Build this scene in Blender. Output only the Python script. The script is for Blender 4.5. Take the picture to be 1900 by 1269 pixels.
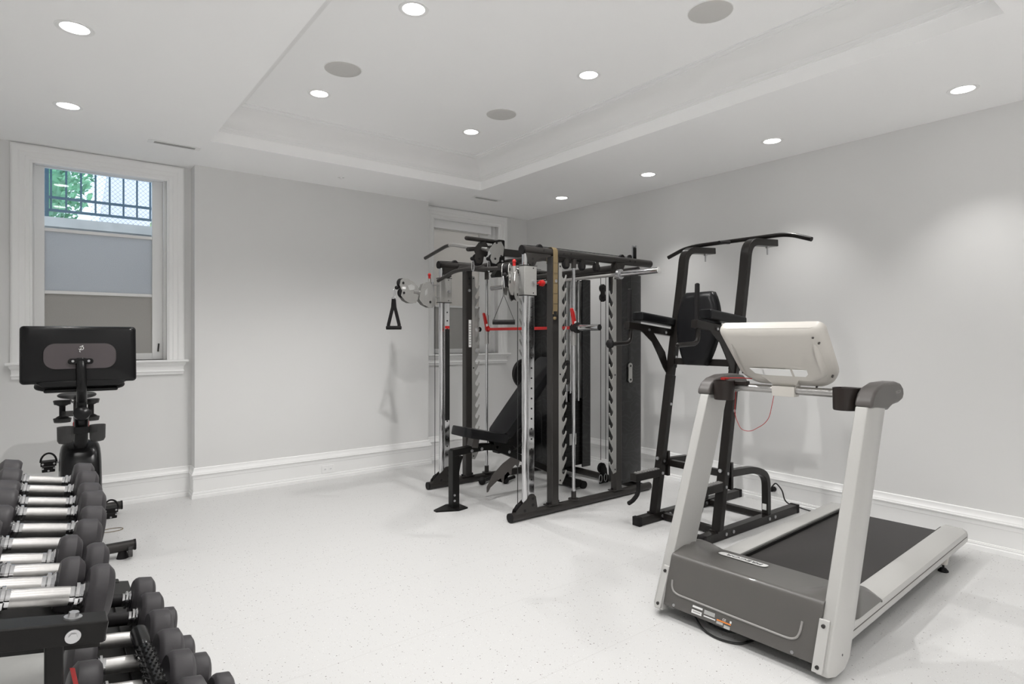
import bpy, bmesh, math, random
from mathutils import Vector, Matrix
random.seed(7)
C = bpy.context.scene.collection
for o in list(bpy.data.objects): bpy.data.objects.remove(o)
R = math.radians
# ---------------------------------------------------------------- camera
CAMZ = 1.40; FPX = 1109.0
cd = bpy.data.cameras.new('camera'); cam = bpy.data.objects.new('camera', cd); C.objects.link(cam)
cam.location = (0, 0, CAMZ); cam.rotation_euler = (R(90), 0, -math.atan(860/1109.0))
cd.sensor_width = 36; cd.lens = 36*FPX/1900; cd.shift_y = -(634.5-624.6)/1900
cd.clip_start = 0.02; cd.clip_end = 200
bpy.context.scene.camera = cam
# ---------------------------------------------------------------- world, exposure
w = bpy.data.worlds.new('sky'); bpy.context.scene.world = w; w.use_nodes = True
wn = w.node_tree.nodes; wl = w.node_tree.links
bg = wn['Background']; bg.inputs['Color'].default_value = (0.80, 0.89, 1.0, 1); bg.inputs['Strength'].default_value = 1.7
vs = bpy.context.scene.view_settings
vs.view_transform = 'Standard'; vs.look = 'None'; vs.gamma = 1.0; vs.use_curve_mapping = False
vs.exposure = 0.10
try:
    bpy.context.scene.cycles.max_bounces = 14; bpy.context.scene.cycles.diffuse_bounces = 12
    bpy.context.scene.cycles.transparent_max_bounces = 12
    bpy.context.scene.cycles.sample_clamp_indirect = 6
except Exception: pass
CEIL = 2.888; TRAY = 3.165
LIGHT_SPOTS = ([(0.10, y, CEIL) for y in (4.80, 3.57, 2.34, 1.11, -0.12, -1.35, -2.58)] +
               [(x, y, TRAY) for x in (1.555, 2.88) for y in (4.29, 2.87, 1.45)] +
               [(4.35, y, CEIL) for y in (4.74, 3.57, 2.38, 1.18, -0.02, -1.2, -2.4)] +
               [(x, y, CEIL) for x in (1.555, 2.88) for y in (-0.3, -1.5, -2.7)])  # unseen rows behind the camera are added fill for ceiling and walls
SPOT_W = 32
for k, (x, y, z) in enumerate(LIGHT_SPOTS):
    ld = bpy.data.lights.new('downlight_and_fill_beam', 'SPOT'); ld.energy = SPOT_W*((1.8 if z > 3 else 0.75 if x < 1 else 0.95) if y > 0 else (0.3 if x > 3.5 else 1.0 if x > 2 else 3.4)*(1.0 if y < -1 or x > 3 else 0.5)); ld.color = (1.0, 0.985, 0.968)
    ld.spot_size = R(88 if x > 4 else 116 if (z > 3) else 118); ld.spot_blend = 0.8 if x > 4 else 0.7 if z > 3 else 1.0; ld.shadow_soft_size = 0.028
    if (x, y) == (1.555, 2.87): ld.energy *= 1.9; ld.spot_size = R(132); ld.spot_blend = 0.45
    if (x, y) == (2.88, 1.45): ld.energy *= 0.6
    if (x, y) == (1.555, 4.29): ld.energy *= 0.75
    lo = bpy.data.objects.new('downlight_and_fill_beam', ld); C.objects.link(lo); lo.location = (x, y, z-0.02)
sd = bpy.data.lights.new('sun', 'SUN'); sd.energy = 2.2; sd.angle = R(3); sd.color = (1, 0.96, 0.9)
so = bpy.data.objects.new('sun', sd); C.objects.link(so); so.rotation_euler = (R(38), R(12), 0); so.location = (2, 12, 9)
# ---------------------------------------------------------------- materials
MATS = {}
def mat(name, col, rough=0.5, metal=0.0, spec=0.5, noise=0.0, nscale=40, bump=0.0, bscale=200, coat=0.0, alpha=None):
    if name in MATS: return MATS[name]
    m = bpy.data.materials.new(name); m.use_nodes = True; nt = m.node_tree; b = nt.nodes['Principled BSDF']
    c = (col[0], col[1], col[2], 1)
    b.inputs['Base Color'].default_value = c; b.inputs['Roughness'].default_value = rough
    b.inputs['Metallic'].default_value = metal; b.inputs['Specular IOR Level'].default_value = spec
    b.inputs['Coat Weight'].default_value = coat
    tc = nt.nodes.new('ShaderNodeTexCoord')
    if noise:
        n = nt.nodes.new('ShaderNodeTexNoise'); n.inputs['Scale'].default_value = nscale; n.inputs['Detail'].default_value = 4
        nt.links.new(tc.outputs['Object'], n.inputs['Vector'])
        mx = nt.nodes.new('ShaderNodeMix'); mx.data_type = 'RGBA'
        mx.inputs[6].default_value = tuple(v*(1-noise) for v in col)+(1,); mx.inputs[7].default_value = tuple(min(1, v*(1+noise)) for v in col)+(1,)
        nt.links.new(n.outputs['Fac'], mx.inputs[0]); nt.links.new(mx.outputs[2], b.inputs['Base Color'])
    if bump:
        n2 = nt.nodes.new('ShaderNodeTexNoise'); n2.inputs['Scale'].default_value = bscale; n2.inputs['Detail'].default_value = 3
        nt.links.new(tc.outputs['Object'], n2.inputs['Vector'])
        bp = nt.nodes.new('ShaderNodeBump'); bp.inputs['Strength'].default_value = bump; bp.inputs['Distance'].default_value = 0.002
        nt.links.new(n2.outputs['Fac'], bp.inputs['Height']); nt.links.new(bp.outputs['Normal'], b.inputs['Normal'])
    if alpha is not None: b.inputs['Alpha'].default_value = alpha
    MATS[name] = m; return m
WALL = mat('wall_paint', (0.745, 0.744, 0.738), 0.6, spec=0.3, noise=0.006, nscale=3)
CEILM = mat('ceiling_paint', (0.97, 0.97, 0.97), 0.7, spec=0.2, noise=0.004, nscale=2)
TRIM = mat('trim_enamel', (0.88, 0.88, 0.875), 0.32, spec=0.5, noise=0.005, nscale=5)
BLACK = mat('black_powdercoat', (0.010, 0.0095, 0.009), 0.34, spec=0.18, noise=0.15, nscale=60)
TOWERM = mat('tower_steel', (0.014, 0.012, 0.011), 0.28, spec=0.28, noise=0.15, nscale=50)
GUN = mat('gunmetal_paint', (0.036, 0.033, 0.031), 0.28, metal=0.25, spec=0.4, noise=0.1, nscale=90)
PLATE = mat('silver_grey_plate', (0.36, 0.355, 0.34), 0.38, metal=0.3, noise=0.06, nscale=60)
CHROME = mat('chrome', (0.64, 0.64, 0.65), 0.09, metal=1.0, noise=0.03, nscale=30)
STEEL = mat('brushed_steel', (0.50, 0.49, 0.48), 0.36, metal=0.9, noise=0.12, nscale=120)
BOLT = mat('zinc_bolt', (0.50, 0.50, 0.51), 0.34, metal=0.9, noise=0.05)
RUB = mat('black_rubber', (0.014, 0.013, 0.0135), 0.55, spec=0.16, noise=0.2, nscale=70, bump=0.15)
DRUB = mat('dumbbell_rubber', (0.040, 0.037, 0.040), 0.48, spec=0.3, noise=0.18, nscale=40, bump=0.1)
VINYL = mat('black_vinyl', (0.009, 0.009, 0.010), 0.33, spec=0.2, noise=0.1, nscale=80, bump=0.12)
RED = mat('red_plastic', (0.42, 0.010, 0.009), 0.35, noise=0.08)
HOLE = mat('dark_hole', (0.006, 0.006, 0.006), 0.7, noise=0.1)
CABLE = mat('black_cable', (0.015, 0.015, 0.015), 0.4, noise=0.1)
HOOD = mat('hood_grey', (0.10, 0.095, 0.089), 0.36, spec=0.5, noise=0.04, nscale=150, coat=0.15)
HOODL = mat('hood_line', (0.30, 0.29, 0.28), 0.35, noise=0.03)
SILV = mat('treadmill_silver', (0.50, 0.495, 0.48), 0.33, metal=0.15, spec=0.5, noise=0.02, nscale=80)
CONS = mat('console_plastic', (0.60, 0.575, 0.535), 0.36, spec=0.5, noise=0.015, nscale=50)
WHITEP = mat('white_plastic', (0.92, 0.92, 0.92), 0.25, noise=0.01)
GRIP = mat('grip_grey', (0.085, 0.077, 0.073), 0.38, noise=0.05, nscale=90)
CUP = mat('cup_brown_black', (0.024, 0.018, 0.016), 0.36, spec=0.3, noise=0.08)
BELT = mat('belt', (0.036, 0.033, 0.032), 0.55, spec=0.3, noise=0.14, nscale=160, bump=0.2)
TAN = mat('tan_webbing', (0.19, 0.14, 0.07), 0.75, noise=0.12, nscale=200, bump=0.3)
LABELW = mat('label_white', (0.80, 0.80, 0.79), 0.5, noise=0.02)
LABELG = mat('label_grey', (0.42, 0.42, 0.41), 0.5, noise=0.05)
ORANGE = mat('label_orange', (0.75, 0.24, 0.05), 0.5, noise=0.05)
INK = mat('ink_dark', (0.03, 0.03, 0.03), 0.5, noise=0.05)
GRILLE = mat('speaker_grille', (0.62, 0.61, 0.59), 0.7, noise=0.1, nscale=700, bump=0.3, bscale=900)
PEARL = mat('screen_back_panel', (0.075, 0.062, 0.066), 0.42, noise=0.05)
SCR = mat('screen_black', (0.008, 0.008, 0.0085), 0.25, spec=0.25, noise=0.1)
CONC = mat('concrete', (0.42, 0.43, 0.43), 0.85, noise=0.2, nscale=9, bump=0.4)
NAVY = mat('fence_navy', (0.02, 0.07, 0.11), 0.45, noise=0.2)
WIRE = mat('chainlink_wire', (0.16, 0.19, 0.22), 0.5, metal=0.5, noise=0.1)
LEAF = mat('leaves', (0.16, 0.42, 0.24), 0.6, noise=0.6, nscale=6)
LEAF2 = mat('leaves_light', (0.42, 0.58, 0.26), 0.6, noise=0.5, nscale=7)
PAVE = mat('pale_paving', (0.72, 0.73, 0.82), 0.8, noise=0.12, nscale=3)
CASE = mat('grey_case', (0.33, 0.33, 0.32), 0.25, noise=0.05)
# floor: off-white rubber with specks and faint seams
def floor_mat():
    m = bpy.data.materials.new('speckled_floor'); m.use_nodes = True; nt = m.node_tree; b = nt.nodes['Principled BSDF']
    tc = nt.nodes.new('ShaderNodeTexCoord'); geo = tc.outputs['Object']
    def vor(scale, thr, prev, col):
        v = nt.nodes.new('ShaderNodeTexVoronoi'); v.inputs['Scale'].default_value = scale; nt.links.new(geo, v.inputs['Vector'])
        v.inputs['Randomness'].default_value = 1
        sep = nt.nodes.new('ShaderNodeSeparateColor'); nt.links.new(v.outputs['Color'], sep.inputs[0])
        sz = nt.nodes.new('ShaderNodeMath'); sz.operation = 'MULTIPLY'; sz.inputs[1].default_value = thr; nt.links.new(sep.outputs[0], sz.inputs[0])
        lt = nt.nodes.new('ShaderNodeMath'); lt.operation = 'LESS_THAN'; nt.links.new(v.outputs['Distance'], lt.inputs[0]); nt.links.new(sz.outputs[0], lt.inputs[1])
        g = nt.nodes.new('ShaderNodeMath'); g.operation = 'GREATER_THAN'; g.inputs[1].default_value = 0.45; nt.links.new(sep.outputs[1], g.inputs[0])
        mu = nt.nodes.new('ShaderNodeMath'); mu.operation = 'MULTIPLY'; nt.links.new(lt.outputs[0], mu.inputs[0]); nt.links.new(g.outputs[0], mu.inputs[1])
        mx = nt.nodes.new('ShaderNodeMix'); mx.data_type = 'RGBA'; nt.links.new(mu.outputs[0], mx.inputs[0])
        if isinstance(prev, tuple): mx.inputs[6].default_value = prev
        else: nt.links.new(prev, mx.inputs[6])
        mx.inputs[7].default_value = col; return mx.outputs[2]
    n = nt.nodes.new('ShaderNodeTexNoise'); n.inputs['Scale'].default_value = 260; nt.links.new(geo, n.inputs['Vector'])
    base = nt.nodes.new('ShaderNodeMix'); base.data_type = 'RGBA'; nt.links.new(n.outputs['Fac'], base.inputs[0])
    base.inputs[6].default_value = (0.57, 0.567, 0.562, 1); base.inputs[7].default_value = (0.65, 0.648, 0.644, 1)
    c = vor(62, 0.20, base.outputs[2], (0.17, 0.155, 0.15, 1))
    c = vor(105, 0.22, c, (0.40, 0.37, 0.35, 1))
    c = vor(90, 0.2, c, (0.80, 0.80, 0.80, 1))
    # seams every 0.93 m along Y
    sp = nt.nodes.new('ShaderNodeSeparateXYZ'); nt.links.new(geo, sp.inputs[0])
    md = nt.nodes.new('ShaderNodeMath'); md.operation = 'WRAP'; md.inputs[1].default_value = 0; md.inputs[2].default_value = 0.62; nt.links.new(sp.outputs['Y'], md.inputs[0])
    ls = nt.nodes.new('ShaderNodeMath'); ls.operation = 'LESS_THAN'; ls.inputs[1].default_value = 0.003; nt.links.new(md.outputs[0], ls.inputs[0])
    ml = nt.nodes.new('ShaderNodeMath'); ml.operation = 'MULTIPLY'; ml.inputs[1].default_value = 0.22; nt.links.new(ls.outputs[0], ml.inputs[0])
    mx = nt.nodes.new('ShaderNodeMix'); mx.data_type = 'RGBA'; nt.links.new(ml.outputs[0], mx.inputs[0]); nt.links.new(c, mx.inputs[6]); mx.inputs[7].default_value = (0.3, 0.28, 0.27, 1)
    nt.links.new(mx.outputs[2], b.inputs['Base Color']); b.inputs['Roughness'].default_value = 0.42; b.inputs['Specular IOR Level'].default_value = 0.4
    MATS['floor'] = m; return m
FLOORM = floor_mat()
def emis(name, col, st):
    m = bpy.data.materials.new(name); m.use_nodes = True; nt = m.node_tree; nt.nodes.clear()
    e = nt.nodes.new('ShaderNodeEmission'); e.inputs[0].default_value = (*col, 1); e.inputs[1].default_value = st
    n = nt.nodes.new('ShaderNodeTexNoise'); n.inputs['Scale'].default_value = 4
    o = nt.nodes.new('ShaderNodeOutputMaterial'); nt.links.new(e.outputs[0], o.inputs[0]); return m
LENS = emis('lit_lens', (1, 0.98, 0.95), 9.0)
def glass_clear():
    m = bpy.data.materials.new('clear_glass'); m.use_nodes = True; nt = m.node_tree; nt.nodes.clear()
    t = nt.nodes.new('ShaderNodeBsdfTransparent'); t.inputs[0].default_value = (0.93, 0.97, 1.0, 1)
    g = nt.nodes.new('ShaderNodeBsdfGlossy'); g.inputs['Roughness'].default_value = 0.03
    mx = nt.nodes.new('ShaderNodeMixShader'); mx.inputs[0].default_value = 0.07
    o = nt.nodes.new('ShaderNodeOutputMaterial'); nt.links.new(t.outputs[0], mx.inputs[1]); nt.links.new(g.outputs[0], mx.inputs[2]); nt.links.new(mx.outputs[0], o.inputs[0]); return m
def glass_frost(name, col, refl):
    m = bpy.data.materials.new(name); m.use_nodes = True; nt = m.node_tree; nt.nodes.clear()
    tc = nt.nodes.new('ShaderNodeTexCoord')
    n = nt.nodes.new('ShaderNodeTexNoise'); n.inputs['Scale'].default_value = 260; nt.links.new(tc.outputs['Object'], n.inputs['Vector'])
    mc = nt.nodes.new('ShaderNodeMix'); mc.data_type = 'RGBA'; nt.links.new(n.outputs['Fac'], mc.inputs[0])
    mc.inputs[6].default_value = tuple(v*0.82 for v in col)+(1,); mc.inputs[7].default_value = tuple(min(1, v*1.15) for v in col)+(1,)
    t = nt.nodes.new('ShaderNodeBsdfTranslucent'); nt.links.new(mc.outputs[2], t.inputs[0])
    d = nt.nodes.new('ShaderNodeBsdfDiffuse'); nt.links.new(mc.outputs[2], d.inputs[0])
    g = nt.nodes.new('ShaderNodeBsdfGlossy'); g.inputs['Roughness'].default_value = 0.12
    m1 = nt.nodes.new('ShaderNodeMixShader'); m1.inputs[0].default_value = refl; nt.links.new(t.outputs[0], m1.inputs[1]); nt.links.new(d.outputs[0], m1.inputs[2])
    m2 = nt.nodes.new('ShaderNodeMixShader'); m2.inputs[0].default_value = 0.05; nt.links.new(m1.outputs[0], m2.inputs[1]); nt.links.new(g.outputs[0], m2.inputs[2])
    o = nt.nodes.new('ShaderNodeOutputMaterial'); nt.links.new(m2.outputs[0], o.inputs[0]); return m
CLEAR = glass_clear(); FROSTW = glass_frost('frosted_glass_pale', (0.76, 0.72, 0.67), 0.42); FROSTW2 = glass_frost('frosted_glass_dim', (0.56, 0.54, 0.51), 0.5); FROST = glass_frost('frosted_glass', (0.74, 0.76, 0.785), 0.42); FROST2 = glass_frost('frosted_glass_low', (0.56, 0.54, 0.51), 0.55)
def smoke_plastic():
    m = bpy.data.materials.new('smoked_plastic'); m.use_nodes = True; nt = m.node_tree; nt.nodes.clear()
    t = nt.nodes.new('ShaderNodeBsdfTransparent'); t.inputs[0].default_value = (0.45, 0.44, 0.44, 1)
    g = nt.nodes.new('ShaderNodeBsdfPrincipled'); g.inputs['Base Color'].default_value = (0.12, 0.12, 0.12, 1); g.inputs['Roughness'].default_value = 0.15
    mx = nt.nodes.new('ShaderNodeMixShader'); mx.inputs[0].default_value = 0.35
    o = nt.nodes.new('ShaderNodeOutputMaterial'); nt.links.new(t.outputs[0], mx.inputs[1]); nt.links.new(g.outputs[0], mx.inputs[2]); nt.links.new(mx.outputs[0], o.inputs[0]); return m
SMOKE = smoke_plastic()
def perforated():   # woven mesh pattern shroud
    m = mat('perforated_shroud', (0.02, 0.02, 0.021), 0.35); nt = m.node_tree; b = nt.nodes['Principled BSDF']
    tc = nt.nodes.new('ShaderNodeTexCoord'); wv = nt.nodes.new('ShaderNodeTexWave'); wv.bands_direction = 'Z'; wv.inputs['Scale'].default_value = 5; wv.inputs['Distortion'].default_value = 22; wv.inputs['Detail'].default_value = 1
    wv.inputs['Detail Scale'].default_value = 1.2
    nt.links.new(tc.outputs['Object'], wv.inputs['Vector'])
    rp = nt.nodes.new('ShaderNodeValToRGB'); rp.color_ramp.elements[0].color = (0.004, 0.004, 0.004, 1); rp.color_ramp.elements[1].color = (0.016, 0.016, 0.0165, 1)
    rp.color_ramp.elements[0].position = 0.6
    nt.links.new(wv.outputs['Fac'], rp.inputs[0]); nt.links.new(rp.outputs[0], b.inputs['Base Color']); return m
PERF = perforated()
# ---------------------------------------------------------------- mesh helpers
OFF = {}
def V(*a): return Vector(a[0]) if len(a) == 1 else Vector(a)
class MB:
    def __init__(s): s.bm = bmesh.new()
    def poly(s, vs, faces):
        b = [s.bm.verts.new(v) for v in vs]
        for f in faces:
            try: s.bm.faces.new([b[i] for i in f])
            except ValueError: pass
        return s
    def box(s, lo, hi):
        x0, y0, z0 = lo; x1, y1, z1 = hi
        return s.poly([(x0,y0,z0),(x1,y0,z0),(x1,y1,z0),(x0,y1,z0),(x0,y0,z1),(x1,y0,z1),(x1,y1,z1),(x0,y1,z1)],
                      [(0,3,2,1),(4,5,6,7),(0,1,5,4),(1,2,6,5),(2,3,7,6),(3,0,4,7)])
    def obox(s, c, ax, ay, az):   # oriented box: centre and three half-axis vectors
        c, ax, ay, az = V(c), V(ax), V(ay), V(az); vs = []
        for k in (-1, 1):
            for i, j in ((-1,-1),(1,-1),(1,1),(-1,1)): vs.append(c+ax*i+ay*j+az*k)
        return s.poly(vs, [(0,3,2,1),(4,5,6,7),(0,1,5,4),(1,2,6,5),(2,3,7,6),(3,0,4,7)])
    def loft(s, rings, closed=False, caps=True):
        n = len(rings[0]); vs = [v for r in rings for v in r]; fs = []
        m = len(rings)
        for i in range(m if closed else m-1):
            a = i*n; b = ((i+1) % m)*n
            for j in range(n): fs.append((a+j, a+(j+1) % n, b+(j+1) % n, b+j))
        if caps and not closed: fs.append(tuple(reversed(range(n)))); fs.append(tuple(range((m-1)*n, m*n)))
        return s.poly(vs, fs)
    def cyl(s, p0, p1, r, r2=None, n=20, caps=True):
        p0, p1 = V(p0), V(p1); d = (p1-p0).normalized(); u = d.orthogonal().normalized(); v = d.cross(u)
        r2 = r if r2 is None else r2
        return s.loft([[p+(u*math.cos(2*math.pi*i/n)+v*math.sin(2*math.pi*i/n))*q for i in range(n)] for p, q in ((p0, r), (p1, r2))], caps=caps)
    def lathe(s, p0, axis, prof, n=28):   # prof: (distance along axis, radius)
        p0, d = V(p0), V(axis).normalized(); u = d.orthogonal().normalized(); v = d.cross(u)
        return s.loft([[p0+d*t+(u*math.cos(2*math.pi*i/n)+v*math.sin(2*math.pi*i/n))*max(q, 1e-5) for i in range(n)] for t, q in prof])
    def sweep(s, path, sec, up=(0,0,1), closed=False, caps=True):   # sec: 2D pts (side, up)
        path = [V(p) for p in path]; n = len(path); up = V(up); rings = []
        for i, p in enumerate(path):
            if closed: a, b = path[i-1], path[(i+1) % n]
            else: a, b = path[max(i-1, 0)], path[min(i+1, n-1)]
            d1 = (p-a).normalized() if (p-a).length > 1e-9 else None; d2 = (b-p).normalized() if (b-p).length > 1e-9 else None
            t = ((d1 or d2)+(d2 or d1)).normalized()
            side = t.cross(up).normalized(); upv = side.cross(t).normalized()
            k = 1.0
            if d1 and d2: k = 1/max(0.3, math.sqrt((1+d1.dot(d2))/2))
            # mitre only in the bending plane
            bend = (d2-d1) if (d1 and d2) else None
            ring = []
            for (a2, b2) in sec:
                off = side*a2+upv*b2
                if bend and bend.length > 1e-6:
                    bn = (bend-t*bend.dot(t)).normalized(); comp = off.dot(bn); off = off+bn*comp*(k-1)
                ring.append(p+off)
            rings.append(ring)
        return s.loft(rings, closed=closed, caps=caps)
    def tube(s, path, r, n=12, closed=False, up=(0,0,1)):
        path = [V(p) for p in path]
        d = (path[1]-path[0]).normalized()
        if abs(d.dot(V(up))) > 0.95 or any(abs((path[i+1]-path[i]).normalized().dot(V(up))) > 0.97 for i in range(len(path)-1)):
            # parallel transport frame
            m = len(path); u = d.orthogonal().normalized(); rings = []
            for i, p in enumerate(path):
                a, b = (path[i-1], path[(i+1) % m]) if closed else (path[max(i-1, 0)], path[min(i+1, m-1)])
                t = (b-a).normalized(); u = (u-t*u.dot(t)).normalized(); v = t.cross(u)
                rings.append([p+(u*math.cos(2*math.pi*j/n)+v*math.sin(2*math.pi*j/n))*r for j in range(n)])
            return s.loft(rings, closed=closed)
        return s.sweep(path, [(r*math.cos(2*math.pi*j/n), r*math.sin(2*math.pi*j/n)) for j in range(n)], up, closed)
    def prism(s, pts, axis, a, b):   # extrude a 2D polygon along an axis ('x','y','z') from a to b
        def P(p, t): return (t, p[0], p[1]) if axis == 'x' else ((p[0], t, p[1]) if axis == 'y' else (p[0], p[1], t))
        return s.loft([[P(p, a) for p in pts], [P(p, b) for p in pts]])
    def ball(s, c, r, sc=(1,1,1), n=16):
        c = V(c); rings = []
        for i in range(1, n//2):
            th = math.pi*i/(n//2); rings.append([c+V(r*sc[0]*math.sin(th)*math.cos(2*math.pi*j/n), r*sc[1]*math.sin(th)*math.sin(2*math.pi*j/n), -r*sc[2]*math.cos(th)) for j in range(n)])
        k = len(s.bm.verts); return s.loft(rings)
    def add(s, other, M=None):
        other.bm.verts.index_update(); vs = [(M @ v.co if M else v.co.copy()) for v in other.bm.verts]
        fs = [[v.index for v in f.verts] for f in other.bm.faces]; return s.poly(vs, fs)
    def xf(s, M):
        for v in s.bm.verts: v.co = M @ v.co
        return s
    def build(s, name, m, parent=None, bevel=0, smooth=True, seg=2, sub=0, angle=38):
        bm = s.bm; bmesh.ops.recalc_face_normals(bm, faces=bm.faces)
        off = OFF.get(parent.name, Vector()) if parent else Vector()
        for v in bm.verts: v.co = v.co-off
        if smooth:
            for f in bm.faces: f.smooth = True
            for e in bm.edges:
                if len(e.link_faces) == 2 and e.calc_face_angle(0) > R(angle) and not sub: e.smooth = False
        me = bpy.data.meshes.new(name); bm.to_mesh(me); bm.free(); me.materials.append(m)
        o = bpy.data.objects.new(name, me); C.objects.link(o)
        if parent: o.parent = parent; OFF[o.name] = off
        if bevel:
            md = o.modifiers.new('bevel', 'BEVEL'); md.width = bevel; md.segments = seg; md.limit_method = 'ANGLE'; md.angle_limit = R(40); md.harden_normals = True
        if sub:
            md = o.modifiers.new('subsurf', 'SUBSURF'); md.levels = sub; md.render_levels = sub
        return o
def tag(o, label, cat, group=None, kind=None):
    if label: o['label'] = label
    if cat: o['category'] = cat
    if group: o['group'] = group
    if kind: o['kind'] = kind
    return o
def thing(name, label, cat, loc=(0,0,0), group=None, rotz=0.0, local=False):
    o = bpy.data.objects.new(name, None); C.objects.link(o); o.location = loc; o.rotation_euler = (0, 0, rotz); o.empty_display_size = 0.1
    tag(o, label, cat, group); OFF[o.name] = Vector() if local else Vector(loc); return o
def struct(o): o['kind'] = 'structure'; return o
def copy_tree(o, parent=None):
    c = o.copy(); C.objects.link(c); c.parent = parent
    if parent is None:
        for k in ('label',): pass
    for ch in [x for x in bpy.data.objects if x.parent == o and x != c]: copy_tree(ch, c)
    return c
def text_mb(s, size, M, depth=0.0006, name='t', sx=1.0):
    cu = bpy.data.curves.new(name, 'FONT'); cu.body = s; cu.size = size; cu.align_x = 'CENTER'; cu.align_y = 'CENTER'; cu.extrude = depth
    to = bpy.data.objects.new(name, cu); C.objects.link(to)
    me = bpy.data.meshes.new_from_object(to); bpy.data.objects.remove(to)
    b = MB(); b.bm.from_mesh(me); bpy.data.meshes.remove(me)
    for v in b.bm.verts: v.co.x *= sx
    b.xf(M); return b
def frame_mat(o, ex, ey):   # matrix from local text plane to world
    ex, ey = V(ex).normalized(), V(ey).normalized(); ez = ex.cross(ey)
    return Matrix(((ex.x, ey.x, ez.x, o[0]), (ex.y, ey.y, ez.y, o[1]), (ex.z, ey.z, ez.z, o[2]), (0, 0, 0, 1)))
def arc(c, r, a0, a1, n): return [(c[0]+r*math.cos(R(a0+(a1-a0)*i/n)), c[1]+r*math.sin(R(a0+(a1-a0)*i/n))) for i in range(n+1)]
def rrect(w, h, r, n=6):   # rounded rectangle centred, full sizes
    pts = []
    for cx, cy, a in ((w/2-r, h/2-r, 0), (-w/2+r, h/2-r, 90), (-w/2+r, -h/2+r, 180), (w/2-r, -h/2+r, 270)): pts += arc((cx, cy), r, a, a+90, n)
    return pts
def fillet(path, r, n=5):
    path = [V(p) for p in path]; out = [path[0]]
    for i in range(1, len(path)-1):
        p = path[i]; a = path[i-1]-p; b = path[i+1]-p; q = min(r, a.length*0.45, b.length*0.45)
        A = p+a.normalized()*q; B = p+b.normalized()*q
        for k in range(n+1):
            t = k/n; out.append(A*(1-t)**2+p*2*t*(1-t)+B*t*t)
    out.append(path[-1]); return out
# ================================================================ ROOM
X0, X1, Y0, YW, YB = -0.75, 4.84, -3.6, 5.93, 5.77
BX0, BX1 = 1.0, 3.31
struct(MB().box((X0-0.2, Y0-0.2, -0.12), (X1+0.2, YW+0.25, 0)).build('floor', FLOORM, smooth=False))
struct(MB().box((X1, Y0-0.2, 0), (X1+0.2, YW+0.25, 3.4)).build('wall_right', WALL, smooth=False))
struct(MB().box((X0-0.2, Y0-0.2, 0), (X0, YW+0.25, 3.4)).build('wall_left', WALL, smooth=False))
struct(MB().box((X0, Y0-0.2, 0), (X1, Y0, 3.4)).build('wall_near', WALL, smooth=False))
W1 = (-0.105, 0.817); W2 = (3.46, 4.383); WZ = (1.20, 2.775); YT = YW+0.24
wf = MB()
for a, b in ((X0, W1[0]), (W1[1], W2[0]), (W2[1], X1)): wf.box((a, YW, 0), (b, YT, 3.4))
for a, b in (W1, W2): wf.box((a, YW, 0), (b, YT, WZ[0])); wf.box((a, YW, WZ[1]), (b, YT, 3.4))
wf.box((BX0, YB, 0), (BX1, YW, 3.0))
struct(wf.build('wall_far', WALL, smooth=False))
TX0, TX1, TY0, TY1 = 0.97, 3.476, 0.784, 5.0
ce = MB()
ce.box((X0, Y0, CEIL), (TX0, YW, 3.4)); ce.box((TX1, Y0, CEIL), (X1, YW, 3.4))
ce.box((TX0, Y0, CEIL), (TX1, TY0, 3.4)); ce.box((TX0, TY1, CEIL), (TX1, YW, 3.4))
ce.box((TX0, TY0, TRAY), (TX1, TY1, 3.4))
struct(ce.build('ceiling', CEILM, smooth=False))
def mould(path, prof, closed, names, m, z=0, inward=1):
    """profile (d, z) swept with mitres around a plan path; d is measured to the left of travel"""
    n = len(path); rings = []
    for i in range(n):
        p = Vector(path[i]); a = Vector(path[i-1]) if (closed or i > 0) else None; b = Vector(path[(i+1) % n]) if (closed or i < n-1) else None
        d1 = (p-a).normalized() if a is not None else None; d2 = (b-p).normalized() if b is not None else None
        d1 = d1 or d2; d2 = d2 or d1
        n1 = Vector((-d1.y, d1.x)); n2 = Vector((-d2.y, d2.x)); mm = (n1+n2).normalized(); k = 1/max(0.2, mm.dot(n1))
        rings.append([(p.x+mm.x*k*d*inward, p.y+mm.y*k*d*inward, zz+z) for d, zz in prof])
    for name, idx in names:
        b = MB(); q = len(prof)
        for i in idx:
            j = (i+1) % n; fs = [(k, k+1, q+k+1, q+k) for k in range(q-1)]
            b.poly(rings[i]+rings[j], fs)
        bmesh.ops.remove_doubles(b.bm, verts=b.bm.verts, dist=1e-5)
        struct(b.build(name, m, angle=25))
loop = [(X1, Y0), (X1, YW), (BX1, YW), (BX1, YB), (BX0, YB), (BX0, YW), (X0, YW), (X0, Y0)]
bprof = [(0, .262), (.006, .262), (.009, .258), (.010, .250), (.013, .235), (.021, .222), (.024, .215), (.024, .212), (.028, .208), (.028, .201), (.024, .197), (.019, .197), (.018, .166), (.015, .163), (.015, .056), (.019, .053), (.019, .048), (.022, .046), (.022, .034), (.027, .030), (.028, .026), (.028, 0)]
mould(loop, bprof, True, [('baseboard_right', [0]), ('baseboard_far', [1, 2, 3, 4, 5]), ('baseboard_left', [6]), ('baseboard_near', [7])], TRIM)
tl = [(TX1, TY0), (TX1, TY1), (TX0, TY1), (TX0, TY0)]
cprof = [(0, 2.975), (.010, 2.975), (.012, 2.980), (.016, 2.983), (.018, 2.992), (.024, 2.996), (.026, 3.006), (.030, 3.008)]
cprof += [(.170-.140*math.cos(R(a)), 3.008+.125*math.sin(R(a))) for a in range(0, 91, 9)]
cprof += [(.176, 3.136), (.176, 3.142), (.186, 3.146), (.190, 3.154), (.200, 3.156), (.200, 3.166)]
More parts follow.
